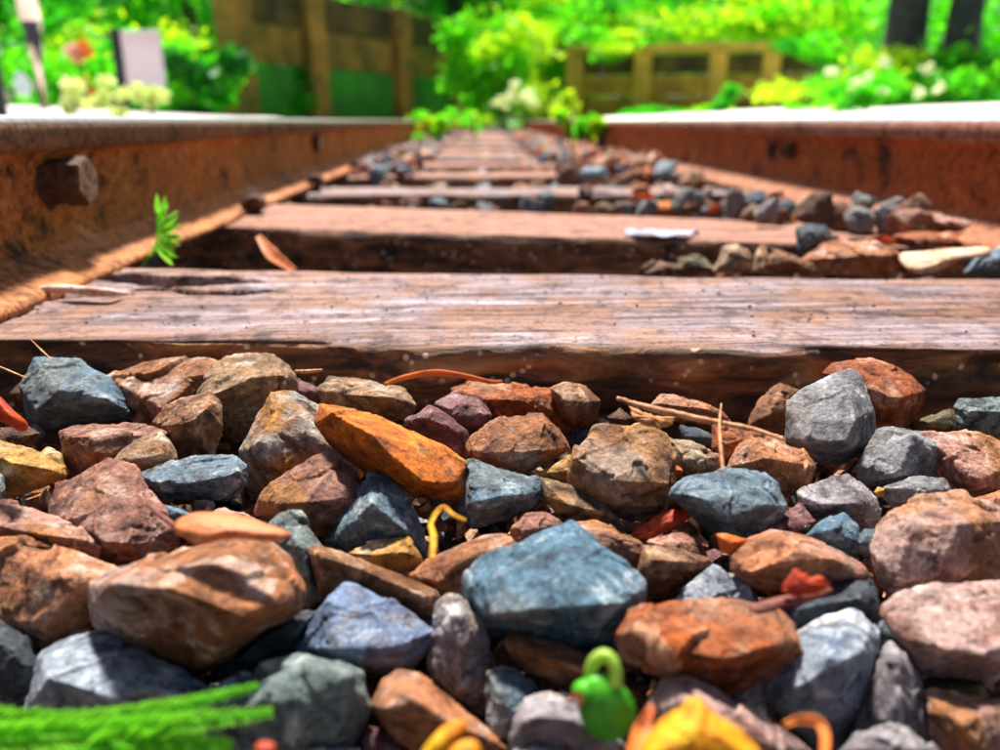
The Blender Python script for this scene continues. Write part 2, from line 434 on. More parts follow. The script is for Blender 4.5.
for i, y in enumerate(SY[:20]):
    sk = random.uniform(-.03, .03); wd = .20 if i == 0 else .24
    sleeper(((-.6, y - sk), (.9, y + sk)), ((-.6, y + wd - sk), (.9, y + wd + sk)), -.58 + tx(y), .86 + tx(y), random.uniform(-.012, .003), .12,
            [W_TOP if i % 3 == 0 else W_TOP2, W_SIDE], 60 if i < 4 else 16, 20 if i < 4 else 8,
            f'{ORD[i]} sleeper counted from the camera, blurred brown timber across the track', 20 + i)

# ------------------------------------------------------------------ rails
XL, XR = -.350, .600          # inner foot edges
RH = EYE + .005
def rail_profile():
    # half profile (x from centre, z) right side up; full closed loop
    h = [(.060, 0), (.060, .004), (.058, .008), (.030, .019), (.014, .030), (.009, .045), (.0085, .075), (.0095, RH - .045), (.014, RH - .036),
         (.030, RH - .029), (.033, RH - .026), (.034, RH - .012), (.0325, RH - .006), (.029, RH - .002), (.020, RH)]
    return h + [(-x, z) for x, z in reversed(h)]
def rail(xc, y0, y1, n, m_web, m_foot, m_head, label, holes=(), side=1):
    pr = rail_profile()
    # refine profile
    P2 = []
    for k in range(len(pr)):
        a_, b_ = pr[k], pr[(k + 1) % len(pr)]
        L = math.dist(a_, b_); s = max(1, int(L / .008))
        for q in range(s): P2.append((a_[0] + (b_[0] - a_[0]) * q / s, a_[1] + (b_[1] - a_[1]) * q / s))
    pr = np.array(P2); m = len(pr)
    ys = y0 + (y1 - y0) * (np.linspace(0, 1, n) ** 1.6)
    Yg = np.tile(ys[:, None], (1, m)); X = np.tile(pr[:, 0], (n, 1)); Z = np.tile(pr[:, 1], (n, 1))
    ns = fbm(np.stack([Yg.ravel() * 60, X.ravel() * 60 + 5, Z.ravel() * 60], 1), 4, 5).reshape(Z.shape)
    fo = (Z < .014) & (np.abs(X) > .05)
    X = X + np.where(fo, ns * .006 * np.sign(X), ns * .0012 * np.sign(X))
    Z = Z + np.where((Z > .006) & (Z < .03), ns * .003, 0)
    V = np.stack([(X + xc + tx(Yg)).ravel(), Yg.ravel(), Z.ravel()], 1)
    org = np.array([xc + tx(y0), y0, 0.]); V -= org
    i = np.arange(n * m).reshape(n, m); j = np.roll(i, -1, 1)
    Fc = np.stack([i[:-1].ravel(), j[:-1].ravel(), j[1:].ravel(), i[1:].ravel()], 1)
    zc = (pr[:, 1] + np.roll(pr[:, 1], -1)) / 2
    mrow = np.where(zc < .028, 1, np.where(zc > RH - .0065, 3, np.where(zc > RH - .034, 2, 0)))
    root = empty('rail', tuple(org), label, 'rail')
    me = mesh_np('rail_body', V, Fc, [m_web, m_foot, m_head, STEEL], True, np.tile(mrow, n - 1))
    bm = bmesh.new(); bm.from_mesh(me); bm.verts.ensure_lookup_table()
    for b in (0, (n - 1) * m):
        try: bm.faces.new([bm.verts[b + k] for k in range(m)])
        except Exception: pass
    bmesh.ops.recalc_face_normals(bm, faces=bm.faces); bm.to_mesh(me); bm.free()
    o = link('rail_body', me, root)
    return root, org
RUST_HL = rust_mat('rust_head_brown', (.06, .025, .012), (.22, .10, .05), (.46, .27, .17))
RUST_HR = rust_mat('rust_head_red', (.12, .035, .02), (.36, .14, .085), (.60, .34, .26))
railL, oL = rail(XL - .06, -.6, 14, 420, RUST_L, RUST_LF, RUST_HL, 'left rail of the track, brown rusted steel with a bolt through its web')
RUST_RF = rust_mat('rust_foot_pink', (.10, .03, .012), (.34, .12, .05), (.60, .32, .20))
pj = atx(708, 135, XR + .028)
railR, oR = rail(XR + .06, -.2, pj.y - .004, 260, RUST_R, RUST_RF, RUST_HR, 'near length of the right rail, red rust on its web, ending at a joint')
railR2, oR2 = rail(XR + .06, pj.y + .004, 14, 200, RUST_R, RUST_RF, RUST_HR, 'far length of the right rail beyond the joint, running into the greenery')
RUST_LIT = rust_mat('bolt_lit_rust', (.20, .11, .06), (.52, .33, .20), (.72, .52, .36))  # lighter tan paints the lit look onto the bolt's end face
def hexbolt(cy, cz, xw, sgn, r, parent, org, hexn=6, lng=.022, name='bolt'):
    V = []; Fc = []
    def ring(x, rr, n_=6, ph=.3):
        b = len(V)
        for k in range(n_):
            t = 2 * math.pi * k / n_ + ph
            V.append((xw + sgn * x - org[0], cy + rr * math.cos(t) - org[1], cz + rr * math.sin(t) - org[2]))
        return b
    def join(a_, b_, n_):
        for k in range(n_): Fc.append((a_ + k, a_ + (k + 1) % n_, b_ + (k + 1) % n_, b_ + k))
    n_ = hexn
    rs = [(0, r * 1.25), (.003, r * 1.25), (.003, r * .92), (lng * .5, r * .92), (lng * .5, r), (lng * .94, r), (lng, r * .9)]
    idx = [ring(x, rr, n_) for x, rr in rs]
    for a_, b_ in zip(idx, idx[1:]): join(a_, b_, n_)
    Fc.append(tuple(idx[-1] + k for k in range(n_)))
    o = link(name, from_py(name, V, Fc, [RUST_D, RUST_LIT], False), parent)
    o.data.polygons[len(o.data.polygons) - 1].material_index = 1  # end face gets the painted-lit tone, body stays dark
    bv = o.modifiers.new('bevel', 'BEVEL'); bv.width = .0015; bv.segments = 2
    return o
# left web: hexagonal bolt head and a dark plug for a bolt hole
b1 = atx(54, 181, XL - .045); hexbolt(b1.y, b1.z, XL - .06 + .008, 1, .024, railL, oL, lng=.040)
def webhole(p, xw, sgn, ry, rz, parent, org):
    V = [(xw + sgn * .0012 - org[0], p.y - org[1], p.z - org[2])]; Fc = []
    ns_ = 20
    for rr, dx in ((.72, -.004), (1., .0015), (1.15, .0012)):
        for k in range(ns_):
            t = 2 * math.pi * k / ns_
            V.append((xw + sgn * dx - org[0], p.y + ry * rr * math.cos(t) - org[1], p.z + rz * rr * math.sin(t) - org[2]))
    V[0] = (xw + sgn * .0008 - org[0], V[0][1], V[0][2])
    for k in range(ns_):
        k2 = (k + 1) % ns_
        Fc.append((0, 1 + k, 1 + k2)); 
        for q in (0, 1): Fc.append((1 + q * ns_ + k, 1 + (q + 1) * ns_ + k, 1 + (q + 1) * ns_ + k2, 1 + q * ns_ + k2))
    # dark plug ring just proud of the web; its colour carries the hole's shade
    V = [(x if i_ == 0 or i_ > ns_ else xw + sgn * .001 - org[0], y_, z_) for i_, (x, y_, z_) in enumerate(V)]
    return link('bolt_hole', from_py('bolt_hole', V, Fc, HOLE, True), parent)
HOLE = plain('bolt_hole_painted_shade', (.02, .008, .004), .95)
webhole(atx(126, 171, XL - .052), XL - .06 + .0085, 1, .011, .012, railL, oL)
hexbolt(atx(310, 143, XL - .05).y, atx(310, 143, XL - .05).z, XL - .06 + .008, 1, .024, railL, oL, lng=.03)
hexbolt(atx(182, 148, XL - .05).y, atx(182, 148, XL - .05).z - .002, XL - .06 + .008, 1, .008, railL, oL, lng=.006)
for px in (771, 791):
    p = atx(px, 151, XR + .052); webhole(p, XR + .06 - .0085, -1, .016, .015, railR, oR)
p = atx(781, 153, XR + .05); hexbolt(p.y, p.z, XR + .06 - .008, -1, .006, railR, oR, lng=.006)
def box(name, x0, x1, y0, y1, z0, z1, mat, parent=None, bevel=0., loc=None):
    V = [(x, y, z) for x in (x0, x1) for y in (y0, y1) for z in (z0, z1)]
    Fc = [(0, 1, 3, 2), (4, 6, 7, 5), (0, 4, 5, 1), (2, 3, 7, 6), (0, 2, 6, 4), (1, 5, 7, 3)]
    o = link(name, from_py(name, V, Fc, mat, False), parent, loc)
    if bevel:
        b = o.modifiers.new('bevel', 'BEVEL'); b.width = bevel; b.segments = 2
    return o
# spikes on the foot edges
def spike(x, y, sg, label):
    V = []; Fc = []
    root = empty('rail_spike', (x, y, 0.), label, 'rail spike', 'rail spikes beside the rails')
    V, Fc = [], []
    prof = [(-.020, .012), (-.019, .022), (-.008, .030), (.006, .031), (.015, .024), (.017, .012), (.010, .006)]
    for dy in (-.015, -.012, .012, .015):
        s = .85 if abs(dy) > .013 else 1
        for (px_, pz) in prof: V.append((sg * px_ * s, dy, .018 + (pz - .018) * s))
    n_ = len(prof)
    for q in range(3):
        for k in range(n_):
            k2 = (k + 1) % n_
            Fc.append((q * n_ + k, q * n_ + k2, (q + 1) * n_ + k2, (q + 1) * n_ + k))
    Fc.append(tuple(range(n_))); Fc.append(tuple(3 * n_ + k for k in range(n_)))
    link('spike_head', from_py('spike_head', V, Fc, RUST_D, False), root)
    box('shank', -.008, .008, -.008, .008, -.06, .014, RUST_D, root)
    return root
p = atz(213, 207, .012); spike(XL + .012, p.y, 1, 'rusty spike head at the left rail foot on the second sleeper')
spike(XL + .012 + tx(1.87), 1.87, 1, 'rusty spike head at the left rail foot on the third sleeper')
for k, y in enumerate(SY[1:6]):
    spike(XL + .012 + tx(y), y + .12, 1, f'blurred spike head at the left rail foot on the {ORD[k + 1]} sleeper')
    spike(XR - .012 + tx(y), y + .12, -1, f'blurred spike head at the right rail foot on the {ORD[k + 1]} sleeper')

# ------------------------------------------------------------------ stones
def remesh(V, vox):
    bm = bmesh.new()
    for v in V: bm.verts.new(v)
    r = bmesh.ops.convex_hull(bm, input=bm.verts)
    bad = [g_ for g_ in (r['geom_interior'] + r['geom_unused']) if isinstance(g_, bmesh.types.BMVert) and g_.is_valid]
    bmesh.ops.delete(bm, geom=list(set(bad)), context='VERTS')
    me = bpy.data.meshes.new('tmp'); bm.to_mesh(me); bm.free()
    o = bpy.data.objects.new('tmp', me); COL.objects.link(o)
    md = o.modifiers.new('r', 'REMESH'); md.mode = 'VOXEL'; md.voxel_size = vox
    dg = bpy.context.evaluated_depsgraph_get(); ev = o.evaluated_get(dg).to_mesh()
    n = len(ev.vertices); co = np.empty(n * 3, np.float32); ev.vertices.foreach_get('co', co)
    fl = [tuple(p.vertices) for p in ev.polygons]
    o.evaluated_get(dg).to_mesh_clear()
    bpy.data.objects.remove(o); bpy.data.meshes.remove(me)
    fl = [f if len(f) == 4 else (f + (f[2],))[:4] for f in fl if len(f) >= 3]
    return co.reshape(-1, 3).astype(float), np.array(fl, dtype=np.int64)
def vnormals(V, Fc):
    a_, b_, c_, d_ = (V[Fc[:, k]] for k in range(4))
    fn = np.cross(c_ - a_, d_ - b_)
    N = np.zeros_like(V)
    for k in range(4): np.add.at(N, Fc[:, k], fn)
    return N / (np.linalg.norm(N, axis=1, keepdims=True) + 1e-12)
def smooth(V, Fc, it, lam=.5):
    E_ = np.concatenate([Fc[:, [0, 1]], Fc[:, [1, 2]], Fc[:, [2, 3]], Fc[:, [3, 0]]])
    n = len(V); cnt = np.bincount(E_[:, 0], minlength=n) + np.bincount(E_[:, 1], minlength=n)
    for _ in range(it):
        A = np.zeros_like(V)
        for c in range(3):
            A[:, c] = np.bincount(E_[:, 0], V[E_[:, 1], c], n) + np.bincount(E_[:, 1], V[E_[:, 0], c], n)
        V = V + lam * (A / np.maximum(cnt, 1)[:, None] - V)
    return V
def rockify(V, vox, S, seed, cuts=16, rough=1., sm=1, cutd=.05):
    V, Fc = remesh(V, vox)
    V = smooth(V, Fc, sm)
    g = np.random.default_rng(seed)
    for _ in range(cuts):
        n = g.normal(size=3) * (1., 1., 1.); n /= np.linalg.norm(n)
        d = V @ n; h = d.max() - S * g.uniform(.012, cutd)
        ov = np.maximum(d - h, 0); V = V - ov[:, None] * n
    N = vnormals(V, Fc)
    Q = V / S + seed * 3.7
    disp = .022 * fbm(Q * 3.0, 2, seed) + .014 * ridged(Q * 6, 3, seed) + .010 * fbm(Q * 20, 3, seed)
    # broken faces: irregular cells, each with its own small plane
    for (nk, am, gr) in ((16, .007, .13), (80, .0035, .11)):
        cs = Q[g.integers(0, len(Q), nk)]; W = Q + np.stack([fbm(Q * 5 + 3 * q, 3, seed + q) for q in range(3)], 1) * .10
        dd = ((W[:, None, :] - cs[None]) ** 2).sum(2); own = dd.argmin(1)
        gv = g.normal(size=(nk, 3)) * gr; hv = g.uniform(-am, am, nk)
        disp = disp + hv[own] + ((Q - cs[own]) * gv[own]).sum(1) * .45
    V = V + N * (disp * S * rough)[:, None]
    V = smooth(V, Fc, 1, .3)
    return V, Fc
OFF = {}
for r_, oy in ((1, 345), (2, 475), (3, 600)):
    for c_ in range(4): OFF[r_ * 10 + c_ + 1] = (c_ * 250, oy, .25)
OFF[4] = (600, 150, .4); OFF[5] = (300, 100, .4)
_k = (S1F[1][1] - S1F[0][1]) / (S1F[1][0] - S1F[0][0])
def s1front(x): return S1F[0][1] + _k * (x - S1F[0][0])
NST = 0
def zsurf(y): return -.028 - .060 * min(1, max(0, (y - 390) / 340))
GRP = 'loose ballast stones in front of the nearest sleeper'
def stone(crop, mat, pts, ridge, label, lift=0., thick=.5, z=None, rough=1.1, tilt=.45, cuts=7, yfix=None, name='ballast_stone', group=GRP, cutd=.03):
    global NST; NST += 1
    ox, oy, s = OFF[crop]
    O = [(ox + x * s, oy + y * s) for x, y in pts]
    xs = [p[0] for p in O]; ys = [p[1] for p in O]
    cx, cy = (min(xs) + max(xs)) / 2, (min(ys) + max(ys)) / 2
    O = [(cx + (x - cx) * 1.035, cy + (y - cy) * 1.035) for x, y in O]
    w_, h_ = max(xs) - min(xs), max(ys) - min(ys)
    Spx = math.sqrt(w_ * h_)
    pc = atz(cx, cy, zsurf(cy) if z is None else z); t = (pc - C0).dot(F)
    if yfix is None:
        lim = s1front(pc.x) - .028
        t = min(t, (aty(cx, cy, lim) - C0).dot(F))
        t -= Spx / FPX * t * .0
    else: t = (aty(cx, cy, yfix) - C0).dot(F)
    t -= lift * .78 * Spx / FPX * t
    S = Spx / FPX * t
    P = []
    def dz(y): return (tilt if y < cy else -.12) * S * ((cy - y) / h_)
    for x, y in O: P.append(at(x, y, t + dz(y)))
    if not ridge:
        gx, gy = sum(xs) / len(xs), sum(ys) / len(ys)
        for x, y in O: P.append(at(gx + (x - gx) * .55, gy + (y - gy) * .5, t + dz(y) * .5 - .36 * S))
    for rx, ry, f in ridge:
        x, y = ox + rx * s, oy + ry * s
        P.append(at(x, y, t + dz(y) * .5 - f * 1.35 * S))
    for x, y in O:
        P.append(at(cx + (x - cx) * .80, cy + (y - cy) * .74 + .10 * h_, t + dz(y) * .6 + thick * S))
    c = at(cx, cy, t + .1 * S)
    big = max(w_, h_)
    vox = S / (58 if big > 70 else 36 if big > 40 else 20)
    V, Fc = rockify(np.array([tuple(p - c) for p in P]), vox, S, NST, cuts, rough, cutd=cutd)
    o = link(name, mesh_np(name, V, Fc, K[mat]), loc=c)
    return tag(o, label, 'stone', group)
exec('''
T=stone
T(11,'blue',[(80,165),(105,125),(140,52),(170,50),(225,68),(320,64),(430,128),(520,215),(555,290),(400,300),(250,312),(150,330),(110,290)],[(235,180,.30),(430,215,.3),(150,260,.25),(250,95,.1),(330,140,.22)],'jagged slate-blue stone against the sleeper at the far left',.1)
T(11,'dbrown',[(38,190),(95,135),(160,190),(130,260),(60,230)],[],'small brown stone tip peeking out left of the slate-blue stone',-.3)
T(11,'bw',[(440,130),(600,62),(760,45),(860,52),(960,80),(900,200),(700,345),(560,330),(480,230)],[(650,255,.3),(560,200,.2),(800,120,.15)],'pinkish tan slab wedged beside the slate-blue stone',-.1)
T(11,'tan',[(850,90),(920,36),(1000,34),(1090,40),(1150,85),(1178,120),(1172,200),(1120,270),(1030,340),(950,380),(870,380),(740,230),(790,150)],[(850,195,.38),(1000,140,.36),(1130,125,.2)],'big olive-tan boulder with a pale rounded top under the sleeper',.0,.4)
T(11,'brown',[(610,305),(700,225),(830,193),(883,220),(888,330),(850,445),(720,455),(630,370)],[(770,300,.38),(835,240,.25),(660,325,.2)],'blocky brown stone standing in front of the olive-tan boulder',.25)
T(11,'pbrown',[(248,340),(420,322),(500,310),(600,325),(685,345),(620,420),(450,500),(300,520),(255,450)],[(370,365,.32),(385,440,.33),(275,365,.2)],'rosy brown angular stone lying just below the slate-blue stone',.1)
T(11,'tan',[(400,475),(520,388),(640,352),(682,385),(710,460),(590,520),(480,520)],[(500,460,.3),(640,445,.3),(650,395,.22)],'small tan wedge resting above the flat pale-blue stone',.3)
T(11,'blueg',[(562,520),(650,480),(750,452),(940,438),(990,478),(992,560),(940,622),(750,618),(600,590)],[(620,550,.25),(750,555,.32),(900,525,.3),(960,500,.2)],'flat pale-blue stone with a knobbly edge, left of centre',.25)
T(21,'pbrown',[(200,150),(230,60),(330,-10),(430,-65),(545,-35),(565,15),(620,120),(702,210),(705,275),(640,330),(560,400),(380,370),(300,250)],[(520,268,.38),(420,262,.36),(430,120,.12)],'large rough purple-brown pyramid stone left of the curled orange leaf',.1)
T(11,'yellow',[(-70,370),(0,383),(60,400),(170,430),(250,488),(268,525),(150,575),(50,610),(-70,610)],[(60,475,.32),(190,500,.28),(-20,440,.2)],'smooth yellow-tan stone at the left border',.2,rough=.6)
T(11,'yellow',[(160,430),(190,405),(240,428),(282,515),(262,540),(200,500)],[],'small yellow stone tucked behind the smooth yellow-tan stone',-.2)
T(11,'green',[(-50,500),(12,518),(26,600),(-10,660),(-60,640)],[],'sliver of grey-green stone at the left border below the yellow-tan one',.5)
T(11,'dbrown',[(-40,340),(100,318),(158,350),(120,415),(20,420),(-40,410)],[],'crumbly dark brown stone under the red leaf at the left border',-.2)
T(21,'pink',[(-80,110),(0,98),(60,108),(180,163),(300,198),(425,265),(375,360),(240,300),(100,268),(-80,262)],[(160,238,.25),(400,278,.1),(0,205,.3),(280,250,.2)],'long pink stone lying across the left border',.35)
T(21,'orangep',[(-80,285),(0,265),(210,262),(330,350),(500,383),(520,405),(372,445),(362,600),(240,668),(175,692),(100,640),(0,580),(-80,560)],[(200,400,.12),(170,610,.16),(350,420,.15)],'broad smooth orange-pink slab at the left border',.25,.35,rough=.7)
T(21,'bw',[(362,440),(540,395),(596,370),(610,320),(730,283),(900,243),(1060,255),(1140,330),(1205,450),(1192,535),(1000,650),(900,730),(770,800),(600,705),(400,625),(355,560)],[(455,432,.34),(680,452,.42),(970,553,.42),(1130,505,.25),(540,400,.2)],'largest brown block at lower left with a pale top and dark front',.45,.35,rough=.7,cuts=10,cutd=.03)
T(31,'pale',[(163,215),(230,183),(330,150),(420,130),(560,188),(700,278),(822,352),(760,420),(640,470),(400,490),(250,490),(110,480),(150,330)],[(200,320,.3),(330,358,.35),(450,392,.38),(580,360,.35),(750,385,.2)],'pale lilac-blue stone above the fern at lower left',.2)
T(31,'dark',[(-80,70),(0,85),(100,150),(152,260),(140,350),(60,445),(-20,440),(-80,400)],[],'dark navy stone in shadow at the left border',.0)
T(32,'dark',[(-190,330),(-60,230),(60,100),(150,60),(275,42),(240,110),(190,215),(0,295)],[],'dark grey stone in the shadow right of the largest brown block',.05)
T(32,'green',[(-260,430),(-100,330),(0,288),(190,213),(340,253),(442,290),(472,430),(430,540),(380,620),(200,680),(-100,690),(-260,620)],[(250,268,.26),(395,300,.33),(370,520,.3),(0,450,.2)],'large mottled grey-green stone beside the fern tips',.35)
T(32,'violet',[(190,200),(270,60),(320,-10),(388,-85),(540,-5),(640,60),(742,120),(705,200),(620,290),(560,310),(440,260),(300,225)],[(335,190,.32),(590,180,.3),(450,232,.32),(330,30,.1)],'blue-violet stone right below the long brown slab',.3)
T(32,'pgrey',[(745,10),(800,-22),(860,-12),(922,60),(972,220),(962,400),(920,465),(820,400),(720,270),(718,160),(738,110)],[(830,60,.28),(850,260,.28),(830,380,.2)],'upright lilac-grey stone beside the blue-violet one',.15,tilt=.2)
T(32,'orangep',[(497,420),(530,330),(590,282),(680,298),(780,380),(900,470),(1030,590),(1000,690),(750,660),(600,560),(520,475)],[(620,370,.28),(850,510,.3),(545,430,.25)],'smooth bright orange elongated stone at the bottom edge',.55,rough=.5,cuts=6)
T(22,'brown',[(242,300),(270,283),(400,318),(600,398),(740,463),(755,490),(745,570),(620,540),(450,480),(380,440),(310,500),(285,480),(270,400)],[(420,365,.22),(705,488,.22),(290,325,.2)],'long dark brown slab with a pale upper edge pointing down right',.35,.3,rough=.5,cuts=5,cutd=.02)
T(22,'green',[(20,255),(65,222),(130,143),(200,158),(250,228),(295,292),(262,340),(282,400),(292,500),(230,525),(180,430),(120,320)],[(205,290,.28),(150,220,.15),(235,420,.25)],'mottled grey-green stone right of the largest brown block',.2)
T(22,'blueg',[(300,272),(380,170),(452,90),(442,30),(480,-2),(560,20),(640,90),(662,180),(692,230),(715,325),(600,340),(430,340)],[(490,118,.38),(615,215,.28),(335,268,.1),(400,200,.2)],'grey-blue pyramid stone with a shaded triangular face left of the bent yellow blade',.15)
T(22,'pbrown',[(28,95),(60,50),(150,-12),(250,-62),(330,-97),(430,-12),(452,50),(400,115),(330,230),(285,240),(130,200),(50,172),(25,140)],[(200,115,.33),(400,95,.2),(150,90,.2),(330,-20,.12)],'rounded pinkish stone below the speckled grey and orange one',.2)
T(12,'go',[(-40,420),(0,340),(40,280),(112,193),(180,193),(270,240),(300,320),(330,390),(440,455),(435,510),(330,500),(150,540),(100,590),(0,600)],[(20,400,.32),(170,325,.2),(120,500,.3),(120,250,.15)],'speckled grey stone with an orange band left of the long orange stone',.05)
T(12,'orange',[(266,315),(284,236),(380,250),(500,278),(620,330),(780,410),(862,470),(882,590),(850,624),(640,594),(500,533),(400,453),(310,383)],[(510,365,.36),(690,545,.4),(345,285,.26),(560,440,.38),(800,560,.3)],'long bright orange stone lying across the pile with a shaded left face',.6,.3,rough=.45,cuts=5,cutd=.025)
T(12,'tan',[(278,180),(320,128),(480,145),(620,178),(667,240),(655,292),(610,307),(480,280),(380,255),(290,237)],[(330,190,.2),(560,212,.3),(420,200,.25)],'tan-brown loaf-shaped stone above the long orange stone',.1)
T(12,'purple',[(168,180),(190,133),(285,172),(285,240),(200,215)],[],'small purple stone left of the loaf-shaped one',-.2)
T(12,'purple',[(622,305),(720,238),(790,280),(860,350),(892,450),(850,470),(760,400),(680,350)],[(700,285,.22),(770,320,.25),(730,262,.2)],'peaked mauve stone right above the long orange stone',.1)
T(13,'purple',[(-262,235),(-180,188),(-90,208),(-30,280),(-50,340),(-130,370),(-210,300)],[],'dull mauve stone behind the peaked mauve stone',-.2)
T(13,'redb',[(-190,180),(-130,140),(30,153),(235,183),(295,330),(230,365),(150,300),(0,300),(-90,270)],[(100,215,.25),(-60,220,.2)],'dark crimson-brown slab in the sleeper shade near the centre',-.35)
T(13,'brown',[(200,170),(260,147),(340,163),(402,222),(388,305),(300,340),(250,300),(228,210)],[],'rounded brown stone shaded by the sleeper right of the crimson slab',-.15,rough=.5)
T(13,'bw',[(-140,385),(-105,350),(0,288),(80,278),(165,278),(205,325),(282,410),(180,475),(80,510),(-50,485),(-130,435)],[(30,468,.22),(180,425,.28),(-90,435,.2),(165,325,.18)],'pinkish white-topped stone below the crimson slab',.3)
T(13,'ochre',[(272,520),(300,440),(385,318),(540,320),(660,365),(697,430),(695,545),(650,655),(480,700),(400,625),(285,580)],[(298,450,.22),(470,545,.4),(450,600,.38),(430,470,.2),(680,555,.2)],'big chunky ochre-brown stone right of centre with a flat lit face',.45,.35)
T(13,'tan',[(675,370),(760,388),(870,440),(884,510),(800,540),(740,510),(690,450)],[],'small tan stone right of the chunky ochre-brown one',.0)
T(13,'dark',[(715,320),(780,328),(862,368),(872,425),(790,405),(725,370)],[],'small slate stone under the twig',.0)
T(13,'orangep',[(605,245),(640,198),(700,195),(800,228),(890,262),(925,305),(900,340),(700,300),(620,275)],[(650,235,.15),(820,255,.2)],'apricot stone behind the twig against the sleeper',-.2)
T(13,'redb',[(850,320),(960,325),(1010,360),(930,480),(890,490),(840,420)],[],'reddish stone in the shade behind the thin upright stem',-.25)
T(13,'dbrown',[(430,290),(480,250),(525,290),(510,330),(440,320)],[],'small dark chip left end of the twig',-.2)
T(14,'orangep',[(-97,495),(-60,418),(0,333),(130,378),(210,420),(257,490),(240,560),(110,610),(30,540)],[(65,452,.36),(0,410,.15),(200,480,.25)],'flat-topped orange-brown stone left below the tall grey one',.2)
T(14,'brown',[(-5,325),(30,240),(60,190),(120,150),(195,180),(215,230),(190,330),(90,368),(30,348)],[(70,285,.25),(130,185,.15),(130,260,.2)],'brown pointed stone leaning on the sleeper left of the tall grey one',-.1)
T(14,'grey',[(138,375),(145,240),(200,178),(340,130),(388,98),(432,120),(442,180),(492,260),(502,375),(440,432),(340,478),(260,462),(212,405)],[(230,300,.2),(425,300,.32),(385,390,.38),(225,385,.28),(400,190,.15)],'tall smooth grey stone on top of the pile right of centre',.5,.35,rough=.7)
T(14,'redb',[(293,112),(330,73),(410,80),(480,53),(560,78),(640,118),(697,180),(692,240),(640,312),(580,335),(500,330),(420,200)],[(560,220,.28),(450,110,.12),(640,200,.18)],'rounded red-orange stone behind the tall grey stone',.05,.4,rough=.5,cuts=6)
T(14,'grey',[(425,480),(500,390),(508,335),(560,323),(640,343),(720,358),(802,430),(804,480),(760,540),(560,575),(440,555)],[(650,365,.26),(585,520,.34),(745,400,.2),(500,470,.15)],'angular grey stone under the tall grey stone',.1)
T(24,'grey',[(530,50),(640,10),(700,4),(785,15),(805,70),(700,110),(560,130)],[],'low grey stone above the huge pink one',.25)
T(14,'green',[(818,250),(840,216),(1000,210),(1090,228),(1110,330),(980,385),(830,355)],[(880,265,.25),(1000,270,.25),(1000,235,.12)],'speckled grey-green stone at the right border by the sleeper',.0)
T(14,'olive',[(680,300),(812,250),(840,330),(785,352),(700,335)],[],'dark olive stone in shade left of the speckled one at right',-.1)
T(14,'pink',[(690,350),(920,343),(1000,385),(1080,430),(1080,600),(860,610),(785,540),(815,470),(780,425)],[(890,545,.28),(830,470,.15),(1010,500,.2)],'broad pale pink stone at the right border',.2)
T(24,'pgrey',[(183,72),(220,43),(330,3),(390,-3),(460,50),(505,90),(525,160),(480,215),(400,190),(330,168),(250,160),(200,115)],[(430,112,.3),(300,120,.28),(360,50,.12)],'purple-grey stone speckled white left of the huge pink one',.25)
T(24,'blue',[(222,240),(290,183),(372,148),(432,200),(445,260),(430,330),(330,300)],[(355,205,.25),(400,262,.28)],'small blue stone beside the huge pink one',.25)
T(24,'blueg',[(418,260),(460,213),(515,218),(510,300),(470,340),(425,305)],[],'tiny pale blue-grey stone touching the huge pink one',.2)
T(24,'purple',[(20,255),(60,200),(150,148),(200,123),(272,185),(240,250),(150,275)],[],'reddish purple stone between the blue-grey and small blue stones',-.1)
T(24,'blueg',[(-325,75),(-290,28),(-210,-2),(-100,-27),(30,-17),(100,30),(152,130),(100,205),(0,260),(-90,250),(-200,195),(-268,112)],[(-200,98,.28),(-60,70,.25),(60,120,.3),(-100,180,.33)],'rounded pale-blue stone below the flat-topped orange-brown one',.45,.35,rough=.8)
T(24,'orangep',[(-78,310),(-40,270),(60,240),(100,218),(230,248),(370,308),(470,378),(488,420),(440,450),(300,490),(150,500),(0,450),(-75,380)],[(180,300,.33),(0,390,.33),(330,335,.3),(90,355,.36),(430,400,.15)],'domed tan-orange stone sheltering the red leaf',.35,.3,rough=.5,cuts=6)
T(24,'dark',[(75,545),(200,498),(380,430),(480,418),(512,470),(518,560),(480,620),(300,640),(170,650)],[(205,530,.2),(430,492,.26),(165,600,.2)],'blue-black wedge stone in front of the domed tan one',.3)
T(24,'pwhite',[(496,290),(510,200),(560,140),(700,93),(850,72),(950,108),(1080,180),(1090,440),(850,470),(700,470),(560,482),(510,410)],[(640,200,.24),(850,190,.26),(580,430,.24),(760,360,.3)],'huge pink boulder with white patches at the right border',.4,.4)
T(24,'orangep',[(880,100),(1000,62),(1090,70),(1090,190),(950,140)],[],'orange stone tip behind the huge pink boulder at the border',-.1)
T(24,'pwhite',[(518,530),(600,468),(750,428),(870,428),(1090,430),(1100,680),(1000,790),(950,830),(700,790),(610,680),(530,580)],[(620,660,.16),(790,695,.38),(980,725,.35),(700,560,.12)],'large pink-and-white flat stone below the huge pink boulder',.6,.3)
T(34,'pale',[(90,320),(170,210),(183,130),(300,88),(400,53),(472,95),(492,200),(492,350),(430,510),(350,600),(280,580),(170,500),(80,400)],[(195,352,.3),(320,262,.42),(450,190,.28),(300,100,.1)],'big white-topped blue-grey stone right of the round red-brown one',.3)
T(33,'redb',[(473,140),(518,50),(570,23),(660,13),(700,-2),(900,-5),(1000,10),(1085,22),(1150,88),(1192,180),(1150,262),(1080,315),(950,345),(850,348),(650,302),(500,222)],[(700,205,.33),(900,240,.35),(1090,180,.22),(560,120,.2)],'long rough red-brown stone right of the green seedling',.75,.35,rough=1.2)
